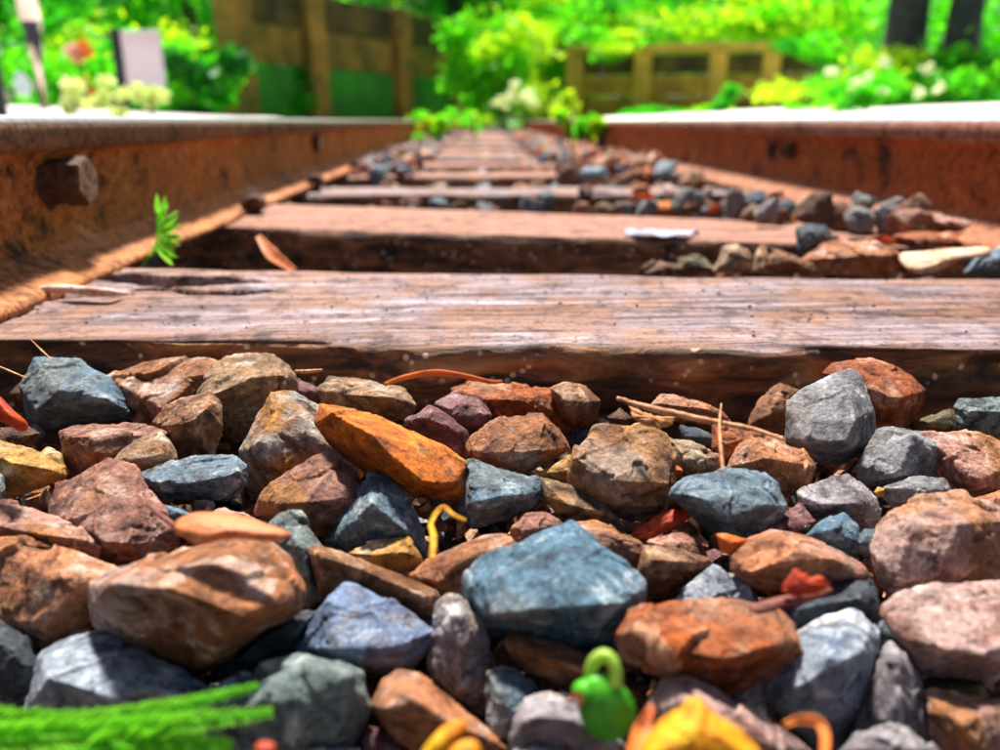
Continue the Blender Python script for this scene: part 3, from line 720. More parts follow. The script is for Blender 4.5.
T(23,'pale',[(680,540),(740,440),(850,356),(900,388),(982,440),(1024,520),(985,590),(700,590)],[(880,468,.2),(800,520,.2)],'white pointed stone behind the long rough red-brown one',.15)
T(23,'pgrey',[(878,390),(962,398),(995,440),(960,470),(900,450)],[],'small pale stone beside the white pointed one',-.1)
T(23,'brown',[(575,280),(700,293),(835,338),(822,372),(740,430),(650,490),(580,500),(565,380)],[(610,335,.28),(705,345,.28),(790,352,.15)],'angular brown stone with a pale ridge right of the biggest blue one',.15)
T(23,'pbrown',[(298,195),(390,182),(440,220),(570,270),(592,330),(560,390),(450,360),(390,310),(330,240)],[],'orange-brown ridge stone behind the biggest blue one',.05)
T(23,'blue',[(-135,400),(-110,358),(0,308),(130,248),(272,188),(302,200),(400,320),(540,358),(583,430),(577,505),(510,590),(480,670),(350,730),(200,690),(60,640),(-30,610),(-105,560),(-140,470)],[(-20,560,.28),(220,535,.36),(500,515,.33),(-70,430,.15),(270,330,.14)],'biggest blue stone at the centre with a dark lower face',.45,.35)
T(23,'pbrown',[(43,212),(100,158),(180,143),(268,190),(220,250),(100,300),(50,285)],[],'small rough pinkish stone behind the left shoulder of the biggest blue one',.0,rough=1.2)
T(22,'orangep',[(640,400),(700,338),(850,288),(930,245),(1010,238),(1060,262),(1040,350),(900,480),(910,540),(800,520),(735,470)],[(850,330,.22),(760,430,.2)],'orange-brown stone at the foot of the bent yellow blade',.0,rough=.6)
T(22,'yellow',[(393,312),(480,268),(632,248),(682,330),(692,362),(640,420),(540,390)],[(625,305,.2),(480,320,.2)],'sandy yellow stone above the long dark brown slab',.1)
T(23,'tan',[(162,12),(200,18),(300,48),(400,110),(500,190),(518,225),(440,215),(330,200),(230,155),(180,85)],[(230,58,.05),(265,115,.25),(430,158,.2)],'long pale cream stone lying under the chunky ochre-brown one',.25,.3,rough=.6)
T(23,'blue',[(-150,10),(-120,-45),(-80,-50),(16,0),(152,22),(167,72),(136,124),(16,182),(-110,205),(-165,140)],[(0,85,.32),(-80,105,.3),(100,80,.2)],'flat bright blue stone right under the tip of the long orange one',.15)
T(13,'yellow',[(160,512),(280,435),(300,500),(270,560),(180,540)],[],'small honey-coloured stone left of the chunky ochre-brown one',.0)
T(33,'brown',[(18,150),(50,118),(130,148),(350,208),(480,288),(590,378),(602,440),(540,470),(400,410),(250,345),(100,275),(28,195)],[(150,215,.25),(450,325,.22)],'smooth long brown stone behind the green seedling',.25,.3,rough=.5,cuts=5)
T(33,'blueg',[(-45,290),(0,268),(80,288),(165,370),(110,430),(70,500),(60,620),(-30,640),(-50,540)],[],'pale blue stone left of the seedling',.15)
T(33,'pgrey',[(50,560),(60,480),(110,398),(200,367),(260,398),(380,428),(445,510),(510,590),(490,690),(60,690)],[(120,470,.28),(270,470,.28),(400,530,.2)],'knobbly purple-grey stone in front of the green seedling',.75)
T(33,'pgrey',[(40,640),(60,605),(120,562),(220,568),(262,620),(250,700),(60,700)],[],'small grey stone at the bottom edge left of the seedling',1.2)
T(33,'pwhite',[(610,450),(680,338),(750,316),(880,373),(1010,440),(1130,520),(1250,610),(1240,720),(800,740),(680,600)],[(800,430,.22),(1000,540,.25),(730,390,.15)],'sloping pinkish stone behind the bright yellow-orange leaf',.6)
T(33,'green',[(598,380),(640,328),(672,370),(700,440),(640,500),(600,440)],[],'small grey-green stone tip left of the sloping pinkish one',.6)
T(34,'pgrey',[(430,490),(500,370),(528,200),(560,153),(602,190),(642,290),(692,350),(742,520),(770,660),(560,680),(380,620)],[(600,390,.26),(620,560,.28),(580,230,.2)],'pale lilac-grey peaked stone at lower right',.35)
T(34,'pgrey',[(355,610),(430,530),(560,487),(640,508),(740,600),(740,700),(380,700)],[],'rounded lilac-grey stone at the bottom edge under the peaked one',.9)
T(34,'pink',[(693,370),(760,360),(880,388),(1090,410),(1090,700),(800,690),(740,600),(700,450)],[(840,490,.3),(930,600,.3),(860,430,.12)],'orange and pink wedge stone at the lower right border',.5)
T(34,'blueg',[(468,100),(520,73),(572,110),(595,165),(540,190),(490,210)],[],'small blue stone right of the big white-topped one',.1)
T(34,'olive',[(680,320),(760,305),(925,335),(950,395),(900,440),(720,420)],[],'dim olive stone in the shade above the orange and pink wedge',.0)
T(23,'pbrown',[(590,265),(680,233),(790,243),(824,325),(760,370),(640,330)],[],'small rosy stone between the angular brown one and the pale-blue one',-.1)
T(23,'dbrown',[(675,225),(750,183),(805,230),(780,270),(700,255)],[],'little dark stone in the hollow under the pale-blue one',-.3)
T(21,'pbrown',[(830,160),(890,128),(1000,160),(1090,210),(1060,260),(880,240)],[],'rosy stone behind the curled orange leaf',-.1)
T(21,'blueg',[(595,95),(690,128),(785,155),(720,215),(640,180)],[],'small blue stone above the stalk of the curled orange leaf',-.2)
T(32,'pgrey',[(180,640),(210,590),(300,573),(430,600),(470,700),(200,700)],[],'lilac stone at the bottom edge beside the bright orange one',1.)
T(32,'purple',[(420,560),(450,505),(530,520),(620,610),(560,680),(440,650)],[],'dark reddish stone in shade left of the bright orange one',.1)
''')
TP = GRP  # stones lying between the first two sleepers, at the right
G2 = 'larger stones in the gaps at the right rail'
exec('''
T=lambda *a,**k: stone(*a,group=G2,**k)
s2=1.0
T(4,'brown',[(383,305),(393,260),(410,238),(470,258),(530,285),(545,310)],[],'brown stone behind the first sleeper right of centre',yfix=.87)
T(4,'tan',[(283,305),(308,240),(345,230),(378,262),(384,305)],[],'tan stone poking up behind the first sleeper',yfix=.89)
T(4,'olive',[(185,305),(198,270),(250,262),(290,300)],[],'low olive stone behind the first sleeper',yfix=.9)
T(4,'dbrown',[(110,310),(150,277),(205,292),(200,312)],[],'low dark stone at the left end of the row behind the first sleeper',yfix=.9)
T(4,'dark',[(488,195),(530,184),(572,190),(584,225),(512,264),(494,250)],[],'blue-black cube of stone standing at the second sleeper edge',yfix=.93)
T(4,'orangep',[(500,275),(560,235),(690,228),(748,265),(740,312),(520,312)],[(560,270,.2),(690,262,.22)],'broad peach-brown slab behind the first sleeper at right',yfix=.88)
T(4,'redb',[(733,215),(790,203),(900,208),(938,235),(880,252),(780,252)],[],'long orange-brown stone against the right rail foot',yfix=.96)
T(4,'blueg',[(905,308),(940,270),(1000,240),(1080,250),(1080,315),(960,315)],[],'pale grey-blue stone at the right border behind the first sleeper',yfix=.84)
T(4,'pink',[(795,168),(830,158),(1000,192),(1060,215),(1060,240),(900,210)],[],'long pinkish stone lying along the right rail foot',yfix=1.0)
T(4,'pbrown',[(680,152),(760,128),(825,150),(832,182),(700,172)],[],'flat rosy stone between the sleepers at the right rail',yfix=1.25)
T(4,'dark',[(560,165),(650,103),(667,103),(690,168),(600,184)],[],'dark pointed stone beyond the second sleeper near the right rail',yfix=1.32)
T(4,'tan',[(430,165),(520,113),(555,140),(470,175)],[],'tan wedge stone beyond the second sleeper left of the dark pointed one',yfix=1.4)
T(4,'dbrown',[(330,118),(380,90),(480,115),(420,130)],[],'dark flat stone lying at the right rail foot farther off',yfix=1.7)
T(4,'yellow',[(410,150),(440,138),(445,170),(412,170)],[],'small cream stone beside the tan wedge',yfix=1.38)
T(4,'brown',[(190,90),(215,50),(250,45),(270,80),(255,100)],[],'dark brown stone at the far right rail foot',yfix=1.9)
T(4,'blueg',[(130,60),(150,30),(190,28),(192,65),(150,78)],[],'pale grey stone between far sleepers at the right rail',yfix=2.1)
T(4,'pwhite',[(155,110),(160,85),(180,85),(205,115),(195,132),(165,128)],[],'white-flecked stone beyond the second sleeper',yfix=1.6)
T(4,'orange',[(95,150),(120,130),(170,128),(222,145),(215,165),(120,165)],[],'orange stone beyond the second sleeper',yfix=1.45)
T(5,'blueg',[(700,180),(715,165),(765,168),(770,195),(705,200)],[],'square pale grey stone resting on the third sleeper',yfix=1.85)
T(5,'redb',[(830,225),(840,205),(870,210),(875,235),(840,240)],[],'dull red stone between the second and third sleepers',yfix=1.62)
''')

# random ballast ------------------------------------------------------
BASE = []
for k in range(12):
    g = np.random.default_rng(100 + k)
    d = g.normal(size=(13, 3)); d /= np.linalg.norm(d, axis=1)[:, None]
    d *= np.array([1, g.uniform(.65, .95), g.uniform(.5, .8)]) * g.uniform(.8, 1.1, size=(13, 1)) * .5
    V, Fc = rockify(d, .05, 1., 300 + k, 12, 1.2, 1)
    BASE.append((V, Fc))
BM = {}
def bstone(k, mat):
    if (k, mat) not in BM:
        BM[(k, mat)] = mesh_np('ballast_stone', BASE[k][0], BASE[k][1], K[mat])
    return BM[(k, mat)]
MIX = ['brown', 'pbrown', 'blueg', 'grey', 'orangep', 'purple', 'tan', 'dbrown', 'redb', 'blue', 'green', 'pgrey', 'pink']
CWORD = dict(brown='brown', pbrown='rosy brown', blueg='blue-grey', grey='grey', orangep='orange-pink', purple='mauve', tan='tan', dbrown='dark brown', redb='red-brown', blue='blue', green='green-grey', pgrey='lilac-grey', pink='pink', dark='slate')
def scatter(n, x0, x1, y0, y1, z0, z1, s0, s1, label, group, mats=MIX, curve=False, ok=None):
    c = 0; tries = 0
    while c < n and tries < n * 30:
        tries += 1
        x, y, z = random.uniform(x0, x1), random.uniform(y0, y1), random.uniform(z0, z1)
        if curve: x += tx(y)
        if ok and not ok(x, y): continue
        mt = random.choice(mats)
        o = link('ballast_stone', bstone(random.randrange(12), mt), loc=(x, y, z))
        pxx = 500 + FPX * (Vector((x, y, z)) - C0).dot(R) / (Vector((x, y, z)) - C0).dot(F)
        zone = 'far left' if pxx < 200 else 'left of the middle' if pxx < 420 else 'in the middle' if pxx < 580 else 'right of the middle' if pxx < 800 else 'far right'
        lab = f'{CWORD[mt]} {label}, {zone}'
        if len(lab.split()) > 16: lab = f'{CWORD[mt]} {label}'
        s = random.uniform(s0, s1); o.scale = (s, s, s)
        o.rotation_euler = (random.uniform(0, 6.3), random.uniform(0, 6.3), random.uniform(0, 6.3))
        tag(o, lab, 'stone', group); c += 1
# deep fill under the traced stones
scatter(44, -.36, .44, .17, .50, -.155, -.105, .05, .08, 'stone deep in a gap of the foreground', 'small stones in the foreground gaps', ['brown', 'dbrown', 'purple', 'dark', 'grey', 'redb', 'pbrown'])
# gap 1-2
def ok12(x, y): return s1front(x) + .30 < y < 1.0
scatter(16, -.36, .60, .86, 1.1, -.095, -.055, .05, .08, 'stone sunk in the dark gap behind the nearest sleeper', 'stones between the first and second sleepers', ok=ok12)
scatter(8, .22, .58, .84, 1.0, -.045, -.02, .045, .07, 'stone at the right of the gap behind the nearest sleeper', 'stones between the first and second sleepers', ok=ok12)
scatter(34, -.34, .58, 1.36, 1.78, -.06, -.025, .05, .085, 'stone between the second and third sleepers', 'stones between the second and third sleepers')
scatter(20, .15, .60, 1.30, 1.78, -.02, .0, .04, .07, 'stone heaped beyond the second sleeper towards the right rail', 'stones between the second and third sleepers')
scatter(24, .36, .60, .98, 1.42, .005, .02, .035, .065, 'stone heaped over the right end of the second sleeper', 'stones over the second sleeper end', ok=lambda x, y: x > .52 - (y - .98) * .42)
scatter(13, .40, .59, .98, 1.16, .012, .03, .055, .085, 'larger stone piled over the right end of the second sleeper', 'stones over the second sleeper end', ok=lambda x, y: x > .50 - (y - .98) * .6)
scatter(26, -.34, .58, 2.03, 2.42, -.065, -.03, .05, .085, 'stone between the third and fourth sleepers', 'stones between the third and fourth sleepers', curve=True)
scatter(20, .25, .60, 2.0, 3.0, .0, .02, .05, .08, 'stone heaped along the right rail by the third sleeper', 'stones along the right rail', curve=True)
def pile(n, x0, x1, y0, y1, z0, z1, s0, s1, name, label, mats, curve=True, zf=None):
    """remaining far ballast joined into one piece"""
    Vs, Fs, Mi = [], [], []; off = 0
    small = []
    for k in range(4):
        g = np.random.default_rng(500 + k); d = g.normal(size=(12, 3)); d /= np.linalg.norm(d, axis=1)[:, None]
        bm = bmesh.new()
        for v in d * np.array([.5, .42, .36]): bm.verts.new(v)
        bmesh.ops.convex_hull(bm, input=bm.verts); bmesh.ops.triangulate(bm, faces=bm.faces)
        bm.verts.index_update(); small.append((np.array([tuple(v.co) for v in bm.verts]), np.array([[l.index for l in f.verts] for f in bm.faces]))); bm.free()
    for q in range(n):
        V, Fc = small[q % 4]
        R3 = np.array(Euler((random.uniform(0, 6), random.uniform(0, 6), random.uniform(0, 6))).to_matrix())
        y = y0 + (y1 - y0) * random.random() ** 1.3; x = random.uniform(x0, x1) + (tx(y) if curve else 0)
        s = random.uniform(s0, s1)
        Vs.append(V @ R3.T * s + np.array([x, y, random.uniform(z0, z1) + (zf(y) if zf else 0)])); Fs.append(Fc + off); off += len(V)
        Mi.append(np.full(len(Fc), random.randrange(len(mats))))
    o = link(name, mesh_np(name, np.concatenate(Vs), np.concatenate(Fs), [K[m_] for m_ in mats], False, np.concatenate(Mi)))
    return tag(o, label, 'ballast', kind='stuff')
pile(2200, -.33, .58, 2.65, 12, -.065, -.03, .04, .085, 'far_ballast_stones', 'blurred brown and grey ballast filling the far track between sleepers', ['brown', 'pbrown', 'tan', 'dbrown', 'orangep', 'grey', 'purple'])
pile(120, -.34, .58, 2.03, 2.42, -.08, -.045, .05, .08, 'gap_ballast', 'dark ballast low between the third and fourth sleepers', ['brown', 'grey', 'tan', 'dbrown'])
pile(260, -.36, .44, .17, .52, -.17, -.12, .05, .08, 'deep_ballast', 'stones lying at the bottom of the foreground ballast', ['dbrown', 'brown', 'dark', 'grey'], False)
pile(420, -.34, -.16, 2.4, 9, -.03, .02, .04, .07, 'left_edge_ballast', 'grey and brown ballast heaped along the left rail', MIX)
pile(700, .30, .60, 2.4, 10, -.03, .03, .04, .08, 'right_edge_ballast', 'ballast heaped along the right rail far down the track', ['brown', 'tan', 'orangep', 'grey', 'blueg', 'redb'])
pile(1800, -1.5, -.42, .2, 8, -.09, -.03, .04, .08, 'left_shoulder_ballast', 'ballast on the shoulder outside the left rail', MIX)
pile(1800, .72, 1.8, .3, 8, -.09, -.03, .04, .08, 'right_shoulder_ballast', 'ballast on the shoulder outside the right rail', MIX)
pile(6500, -.36, .46, .18, .51, -.065, -.022, .006, .019, 'stone_chips', 'small brown chips and grit filling the gaps of the foreground ballast', ['dbrown', 'brown', 'purple', 'dark', 'pbrown', 'grey', 'redb', 'tan'], False, zf=lambda y: -.028 - .060 * min(1, max(0, (.50 - y) / .24)))
pile(420, .47, 1.3, .12, .50, -.10, -.055, .045, .08, 'right_outer_ballast', 'ballast continuing beyond the right border', MIX, False, zf=lambda y: -.05 * min(1, max(0, (.50 - y) / .24)))
pile(420, -1.2, -.42, .12, .50, -.10, -.055, .045, .08, 'left_outer_ballast', 'ballast continuing beyond the left border', MIX, False, zf=lambda y: -.05 * min(1, max(0, (.50 - y) / .24)))
pile(1500, -.9, 1.1, -1.1, .16, -.10, -.06, .04, .07, 'near_ballast', 'ballast underfoot in front of the bottom edge', MIX, False, zf=lambda y: -.03)

# ------------------------------------------------------------------ leaves, twigs, seedlings
def leafblade(name, pts, widths, mat, label, cat='leaf', cup=.25, thick=.0006, roll=0., seg=9, group=None, parent=None, wav=0.):
    """leaf/blade: centre line of 3D points, half widths, cupped across; real thickness"""
    C = bez(pts, 10); n = len(C); W = np.interp(np.linspace(0, 1, n), np.linspace(0, 1, len(widths)), widths)
    V = []; Fc = []
    for i, p in enumerate(C):
        d = (C[min(i + 1, n - 1)] - C[max(i - 1, 0)]).normalized()
        vw = (C0 - p).normalized()
        s = d.cross(vw).normalized(); s = Quaternion(d, roll) @ s; u = s.cross(d).normalized()
        if u.dot(vw) < 0: u = -u
        for k in range(seg):
            q = k / (seg - 1) * 2 - 1
            wv = wav * W[i] * math.sin(i * .9 + q * 2)
            V.append(p + s * W[i] * q + u * (cup * W[i] * (q * q) - cup * .3 * W[i] + wv))
    nv = len(V)
    for i in range(n - 1):
        for k in range(seg - 1):
            a_ = i * seg + k; Fc.append((a_, a_ + 1, a_ + seg + 1, a_ + seg))
    org = C[len(C) // 2].copy()
    o = link(name, from_py(name, [v - org for v in V], Fc, mat), parent, org)
    so = o.modifiers.new('solid', 'SOLIDIFY'); so.thickness = thick
    if label: tag(o, label, cat, group)
    return o
def pt(crop, x, y, t):
    ox, oy, s = OFF[crop]; return at(ox + x * s, oy + y * s, t)
def stick(name, pts, rad, mat, label, cat='twig'):
    C = bez(pts, 8); n = len(C); rr = list(np.interp(np.linspace(0, 1, n), np.linspace(0, 1, len(rad)), rad))
    org = C[0].copy(); V, Fc = tube(C, rr, 7)
    V = [v + Vector([random.uniform(-.12, .12) * rad[0]] * 3) - org for v in V]
    o = link(name, from_py(name, V, Fc, mat), None, org); return tag(o, label, cat)
# depths (metres along the view axis) grow with height in the pile
def dep(crop, x, y, z=-.02, lift=0.):
    ox, oy, s = OFF[crop]; p = atz(ox + x * s, oy + y * s, zsurf(oy + y * s) + .03 + z); t = (p - C0).dot(F)
    lim = (aty(ox + x * s, oy + y * s, s1front(p.x) - .012) - C0).dot(F)
    return min(t, lim) - lift
def P3(crop, L, z=-.01, lift=.01): return [pt(crop, x, y, dep(crop, x, y, z, lift)) for x, y in L]
leafblade('bent_leaf', P3(22, [(728, 335), (735, 250), (725, 190), (770, 130), (815, 160), (862, 182)], z=-.0, lift=.02), [.0008, .0010, .0007, .0006, .0004, .0002], L_YEL, 'thin bent yellow-orange blade hooked upright among the stones', cat='leaf', cup=.5)
leafblade('withered_leaf', P3(12, [(540, 157), (620, 130), (740, 110), (860, 125), (960, 148), (1010, 146)], z=.02, lift=.01), [.0005, .001, .0012, .0009, .0007, .0004], L_ORA, 'long arched orange blade lying along the sleeper foot', cat='leaf', cup=.4)
leafblade('orange_sliver', P3(33, [(535, 620), (570, 520), (608, 420)], z=.0, lift=.03), [.002, .0026, .0006], L_ORA, 'orange leaf sliver standing beside the green seedling', cup=.4)
leafblade('orange_curl', P3(34, [(140, 500), (200, 480), (270, 490), (300, 540), (298, 620)], z=-.0, lift=.04), [.0005, .001, .0012, .0011, .0008], L_ORA, 'curled orange leaf at the bottom edge below the big white-topped stone', cup=.5)
def sheet(name, crop, L, t, mat, label, dome=.35, tilt=.3, cat='leaf', fold=0., jag=0.):
    """a leaf lying at its own distance: rings from the outline to the midrib, domed, wrinkled, with real thickness"""
    ox, oy, s_ = OFF[crop]; L = [Vector((ox + x * s_, oy + y * s_)) for x, y in L]
    n = len(L); D = []
    for i in range(n):                                # round the outline a little
        a_, b_ = L[i], L[(i + 1) % n]
        for q in range(6):
            u = q / 6; p0, p3 = L[i - 1], L[(i + 2) % n]
            D.append(.5 * ((2 * a_) + (b_ - p0) * u + (2 * p0 - 5 * a_ + 4 * b_ - p3) * u * u + (-p0 + 3 * a_ - 3 * b_ + p3) * u ** 3))
    if jag:
        D = []
        for i in range(n):
            for q in range(6): D.append(L[i].lerp(L[(i + 1) % n], q / 6) + Vector((random.uniform(-jag, jag), random.uniform(-jag, jag))))
    xs = [d.x for d in D]; ys = [d.y for d in D]; c = Vector((sum(xs) / len(D), sum(ys) / len(D)))
    h_ = max(ys) - min(ys); S = math.sqrt((max(xs) - min(xs)) * h_) / FPX * t
    V = []; Fc = []; m = len(D); rings = 7
    for k in range(rings):
        u = 1 - k / rings
        for i, d in enumerate(D):
            p = c + (d - c) * u
            wr = .02 * math.sin(i * .55 + k) * u + .015 * math.sin(p.x * .5) 
            V.append(at(p.x, p.y, t - dome * S * (1 - u * u) + tilt * S * (c.y - p.y) / h_ + wr * S + fold * S * abs(p.x - c.x) / (max(xs) - min(xs))))
    V.append(at(c.x, c.y, t - dome * S))
    for k in range(rings - 1):
        for i in range(m): j_ = (i + 1) % m; Fc.append((k * m + i, k * m + j_, (k + 1) * m + j_, (k + 1) * m + i))
    for i in range(m): Fc.append(((rings - 1) * m + i, (rings - 1) * m + (i + 1) % m, len(V) - 1))
    org = V[-1].copy()
    o = link(name, from_py(name, [v - org for v in V], Fc, mat), None, org)
    so = o.modifiers.new('solid', 'SOLIDIFY'); so.thickness = .0007
    return tag(o, label, cat)
sheet('curled_leaf', 21, [(698, 203), (740, 170), (800, 155), (900, 160), (1000, 180), (1100, 215), (1165, 238), (1100, 262), (1000, 250), (900, 252), (840, 266), (780, 273), (725, 240)], dep(21, 900, 215, .0, .028), L_ORP, 'glossy orange leaf curled between the stones left of centre', .28, .5)
stick('leaf_stalk', P3(21, [(590, 118), (640, 162), (702, 206)], z=.0, lift=.028), [.0008, .001, .0012], L_DARKRED, 'dark stalk at the left end of the curled orange leaf', 'stalk')
sheet('red_leaf_scrap', 24, [(130, 468), (138, 430), (175, 378), (212, 398), (245, 416), (290, 412), (315, 442), (260, 474), (180, 482)], dep(24, 220, 440, .0, .018), L_RED, 'bright red leaf scrap standing under the domed tan-orange stone', .10, .2, jag=1.1)
sheet('dark_leaf', 24, [(0, 530), (90, 500), (200, 476), (300, 452), (322, 470), (200, 512), (60, 547), (10, 547)], dep(24, 160, 500, .0, .012), L_DARKRED, 'dark red leaf lying below the bright red scrap', .1, .4)
sheet('orange_leaf', 23, [(865, 238), (900, 238), (992, 262), (960, 282), (930, 326), (885, 300)], dep(23, 920, 280, -.02, .0), L_ORA, 'folded orange leaf behind the domed tan-orange stone', .2, .2, jag=.5)
sheet('brown_leaf', 23, [(520, 242), (560, 208), (650, 150), (740, 133), (776, 160), (690, 215), (600, 257), (550, 260)], dep(23, 640, 200, -.03, .0), L_RED, 'rust-red leaf in the hollow under the chunky ochre-brown stone', .1, .4, jag=.7)
sheet('dry_leaf', 13, [(515, 245), (560, 268), (620, 288), (700, 292), (690, 315), (640, 336), (570, 318), (530, 290)], dep(13, 600, 290, .0, .004), L_DRY, 'crumpled dry brown leaf under the slanting twig', .15, .5, jag=.9)
sheet('red_leaf', 11, [(-40, 188), (0, 213), (50, 265), (100, 308), (105, 335), (80, 340), (30, 312), (-40, 275)], dep(11, 30, 270, .0, .02), L_RED, 'red-orange rolled leaf entering at the left border', .6, .3)
sheet('yellow_leaf', 33, [(555, 680), (585, 570), (640, 492), (700, 450), (738, 428), (758, 398), (802, 403), (832, 442), (900, 490), (965, 530), (1045, 625), (1060, 700), (800, 760)], dep(33, 790, 560, .0, .035), L_YEL, 'bright yellow-orange leaf at the bottom edge right of the seedling', .3, .35)
sheet('yellow_strip', 32, [(690, 625), (740, 550), (800, 495), (850, 486), (858, 515), (800, 560), (755, 630)], dep(32, 770, 550, .0, .035), L_YEL, 'yellow leaf strip crossing the smooth bright orange stone', .2, .4)
sheet('yellow_scrap', 32, [(795, 620), (840, 575), (900, 568), (915, 620), (850, 640)], dep(32, 850, 600, .0, .035), L_YEL, 'yellow leaf scrap at the bottom edge on the bright orange stone', .2, .4)
sheet('red_petal', 32, [(25, 590), (50, 572), (85, 575), (98, 592), (70, 606), (35, 606)], dep(32, 60, 590, .0, .035), L_RED, 'small flat red leaf scrap at the bottom edge under the fern', .1, .6)
sheet('fallen_leaf', 4, [(748, 262), (800, 255), (960, 244), (968, 262), (900, 275), (850, 300), (800, 310), (765, 296)], (aty(940, 260, .83) - C0).dot(F), L_PALE, 'pale peach leaf on the stones at the right border', .2, .5)
stick('twig', P3(13, [(470, 212), (560, 242), (680, 270), (820, 300), (1000, 335), (1140, 378)], z=.0, lift=.035), [.0011, .0015, .0017, .0015, .0012, .0006], TWIG, 'long brown twig slanting across the stones at the sleeper foot')
stick('thin_stem', P3(13, [(885, 235), (878, 320), (884, 420), (892, 505)], z=.0, lift=.045), [.0003, .0006, .0007, .0005], TWIG, 'thin upright reddish stem crossing the slanting twig')
stick('grass_stalk', P3(11, [(-20, 80), (30, 100), (105, 132)], z=.0, lift=.01), [.0004, .0006, .0004], TWIG, 'dry grass stalk at the left border beside the slate-blue stone', 'grass stalk')
stick('grass_stalk', P3(11, [(125, -20), (170, 25), (210, 62)], z=.0, lift=.004), [.0003, .0006, .0003], TWIG, 'dry grass stalk leaning on the sleeper above the slate-blue stone', 'grass stalk')
stick('stick_bit', P3(12, [(180, 105), (230, 106), (290, 100)], z=.0, lift=.0), [.001, .0013, .0008], TWIG, 'short pale stick between the boulder and the sleeper face')
stick('red_stalk', P3(22, [(870, 275), (940, 258), (1010, 240)], z=.0, lift=.03), [.0004, .0006, .0004], L_DARKRED, 'thin dark red stalk lying over the stone by the yellow blade', 'stalk')
# pale chips
def chip(crop, x, y, w_, h_, label, mat='pwhite', lift=.03):
    L = [(x - w_, y), (x - w_ * .3, y - h_), (x + w_, y - h_ * .6), (x + w_ * .8, y + h_ * .7), (x - w_ * .4, y + h_)]
    return stone(crop, mat, L, [], label, lift=lift * 60, rough=.8, cuts=5, name='stone_chip', group='pale stone chips among the ballast')
chip(24, 518, 68, 22, 22, 'cream chip lying above the huge pink boulder', 'yellow', .025)
chip(24, 205, 208, 34, 14, 'pale chip beside the reddish purple stone', 'yellow', .02)
chip(14, 108, 372, 26, 14, 'cream chip at the right end of the twig', 'yellow', .03)
# splinter on the sleeper and on-sleeper bits
z0 = .006
stick('wood_splinter', [atz(20, 291, .006), atz(60, 289, .010), atz(105, 292, .009), atz(130, 294, .004)], [.0025, .004, .0035, .0008], leaf_mat('splinter', (.42, .20, .14), (.78, .55, .45), 0., 60, .7), 'split wood splinter lying at the left end of the nearest sleeper', 'splinter')
G_ = []
Vs, Fs, off = [], [], 0
for q in range(260):
    x = random.uniform(-.4, .62); v = random.random(); y = s1front(x) + .02 + v * .25
    s = random.uniform(.0004, .0014) * (1.6 if random.random() < .08 else 1)
    d = np.array([(1, 0, 0), (-1, 0, 0), (0, 1, 0), (0, -1, 0), (0, 0, 1), (0, 0, -1)]) * s * np.array([1.4, 1, .7]) * np.random.default_rng(q).uniform(.6, 1.3, (6, 1))
    Vs.append(d + np.array([x, y, .0005 + s * .3])); Fs.append(np.array([(0, 2, 4), (2, 1, 4), (1, 3, 4), (3, 0, 4), (2, 0, 5), (1, 2, 5), (3, 1, 5), (0, 3, 5)]) + off); off += 6
tag(link('grit', mesh_np('grit', np.concatenate(Vs), np.concatenate(Fs), plain('black_grit', (.03, .015, .01), .9), False)), 'black grit crumbs sprinkled on the top of the nearest sleeper', 'grit', kind='stuff')
# leaves on and around the further sleepers
leafblade('fallen_leaf', [aty(258, 236, .99), aty(272, 254, .95), aty(296, 272, .90)], [.003, .008, .003], L_ORP, 'orange leaf leaning against the dark front of the second sleeper', cup=.3)
leafblade('fallen_leaf', [aty(792, 219, 1.10), aty(808, 216, 1.14), aty(826, 214, 1.2)], [.004, .006, .002], L_YEL, 'yellow leaf lying on the second sleeper near the right rail', cup=.3)
leafblade('fallen_leaf', [aty(848, 225, 1.04), aty(866, 224, 1.05), aty(884, 222, 1.08)], [.003, .006, .002], L_BEAN, 'green leaf lying on the second sleeper near the right rail', cup=.3)
leafblade('fallen_leaf', [aty(632, 198, 1.28), aty(646, 196, 1.3), aty(656, 197, 1.32)], [.002, .006, .002], L_ORA, 'small orange leaf on the second sleeper right of centre', cup=.3)
leafblade('fallen_leaf', [aty(705, 212, 1.36), aty(722, 208, 1.38), aty(742, 209, 1.4)], [.003, .008, .002], L_ORA, 'orange leaf among the stones beyond the second sleeper', cup=.3)
leafblade('fallen_leaf', [aty(905, 236, 1.0), aty(935, 232, 1.0), aty(962, 236, 1.0)], [.003, .009, .003], L_DRY, 'dry brown leaf on the stones by the right rail foot', cup=.4, wav=.2)
leafblade('fallen_leaf', [aty(862, 244, .95), aty(880, 240, .96), aty(902, 243, .97)], [.002, .006, .002], L_ORP, 'peach leaf on the stones over the right end of the second sleeper', cup=.4, wav=.2)
WHITE = plain('white_film', (.36, .37, .48), .6, (.12, .14, .28), 40.)
A_, B_ = atz(624, 234, .003), atz(697, 236, .003); V = []; Fc = []
for i in range(15):
    u = i / 14; c = A_.lerp(B_, u); wd = .026 * math.sin(math.pi * min(1, max(.06, u))) ** .6
    for k in range(9):
        q = k / 8 * 2 - 1
        V.append(c + Vector((.004 * q, wd * q, .0035 * (1 + math.sin(u * 14 + q * 3)) * (1 - abs(q) * .5) + .001)) - A_)
for i in range(14):
    for k in range(8): a_ = i * 9 + k; Fc.append((a_, a_ + 9, a_ + 10, a_ + 1))
o = link('plastic_scrap', from_py('plastic_scrap', V, Fc, WHITE), None, A_); tag(o, 'crumpled white plastic scrap on the second sleeper', 'litter')
o.modifiers.new('solid', 'SOLIDIFY').thickness = .0005
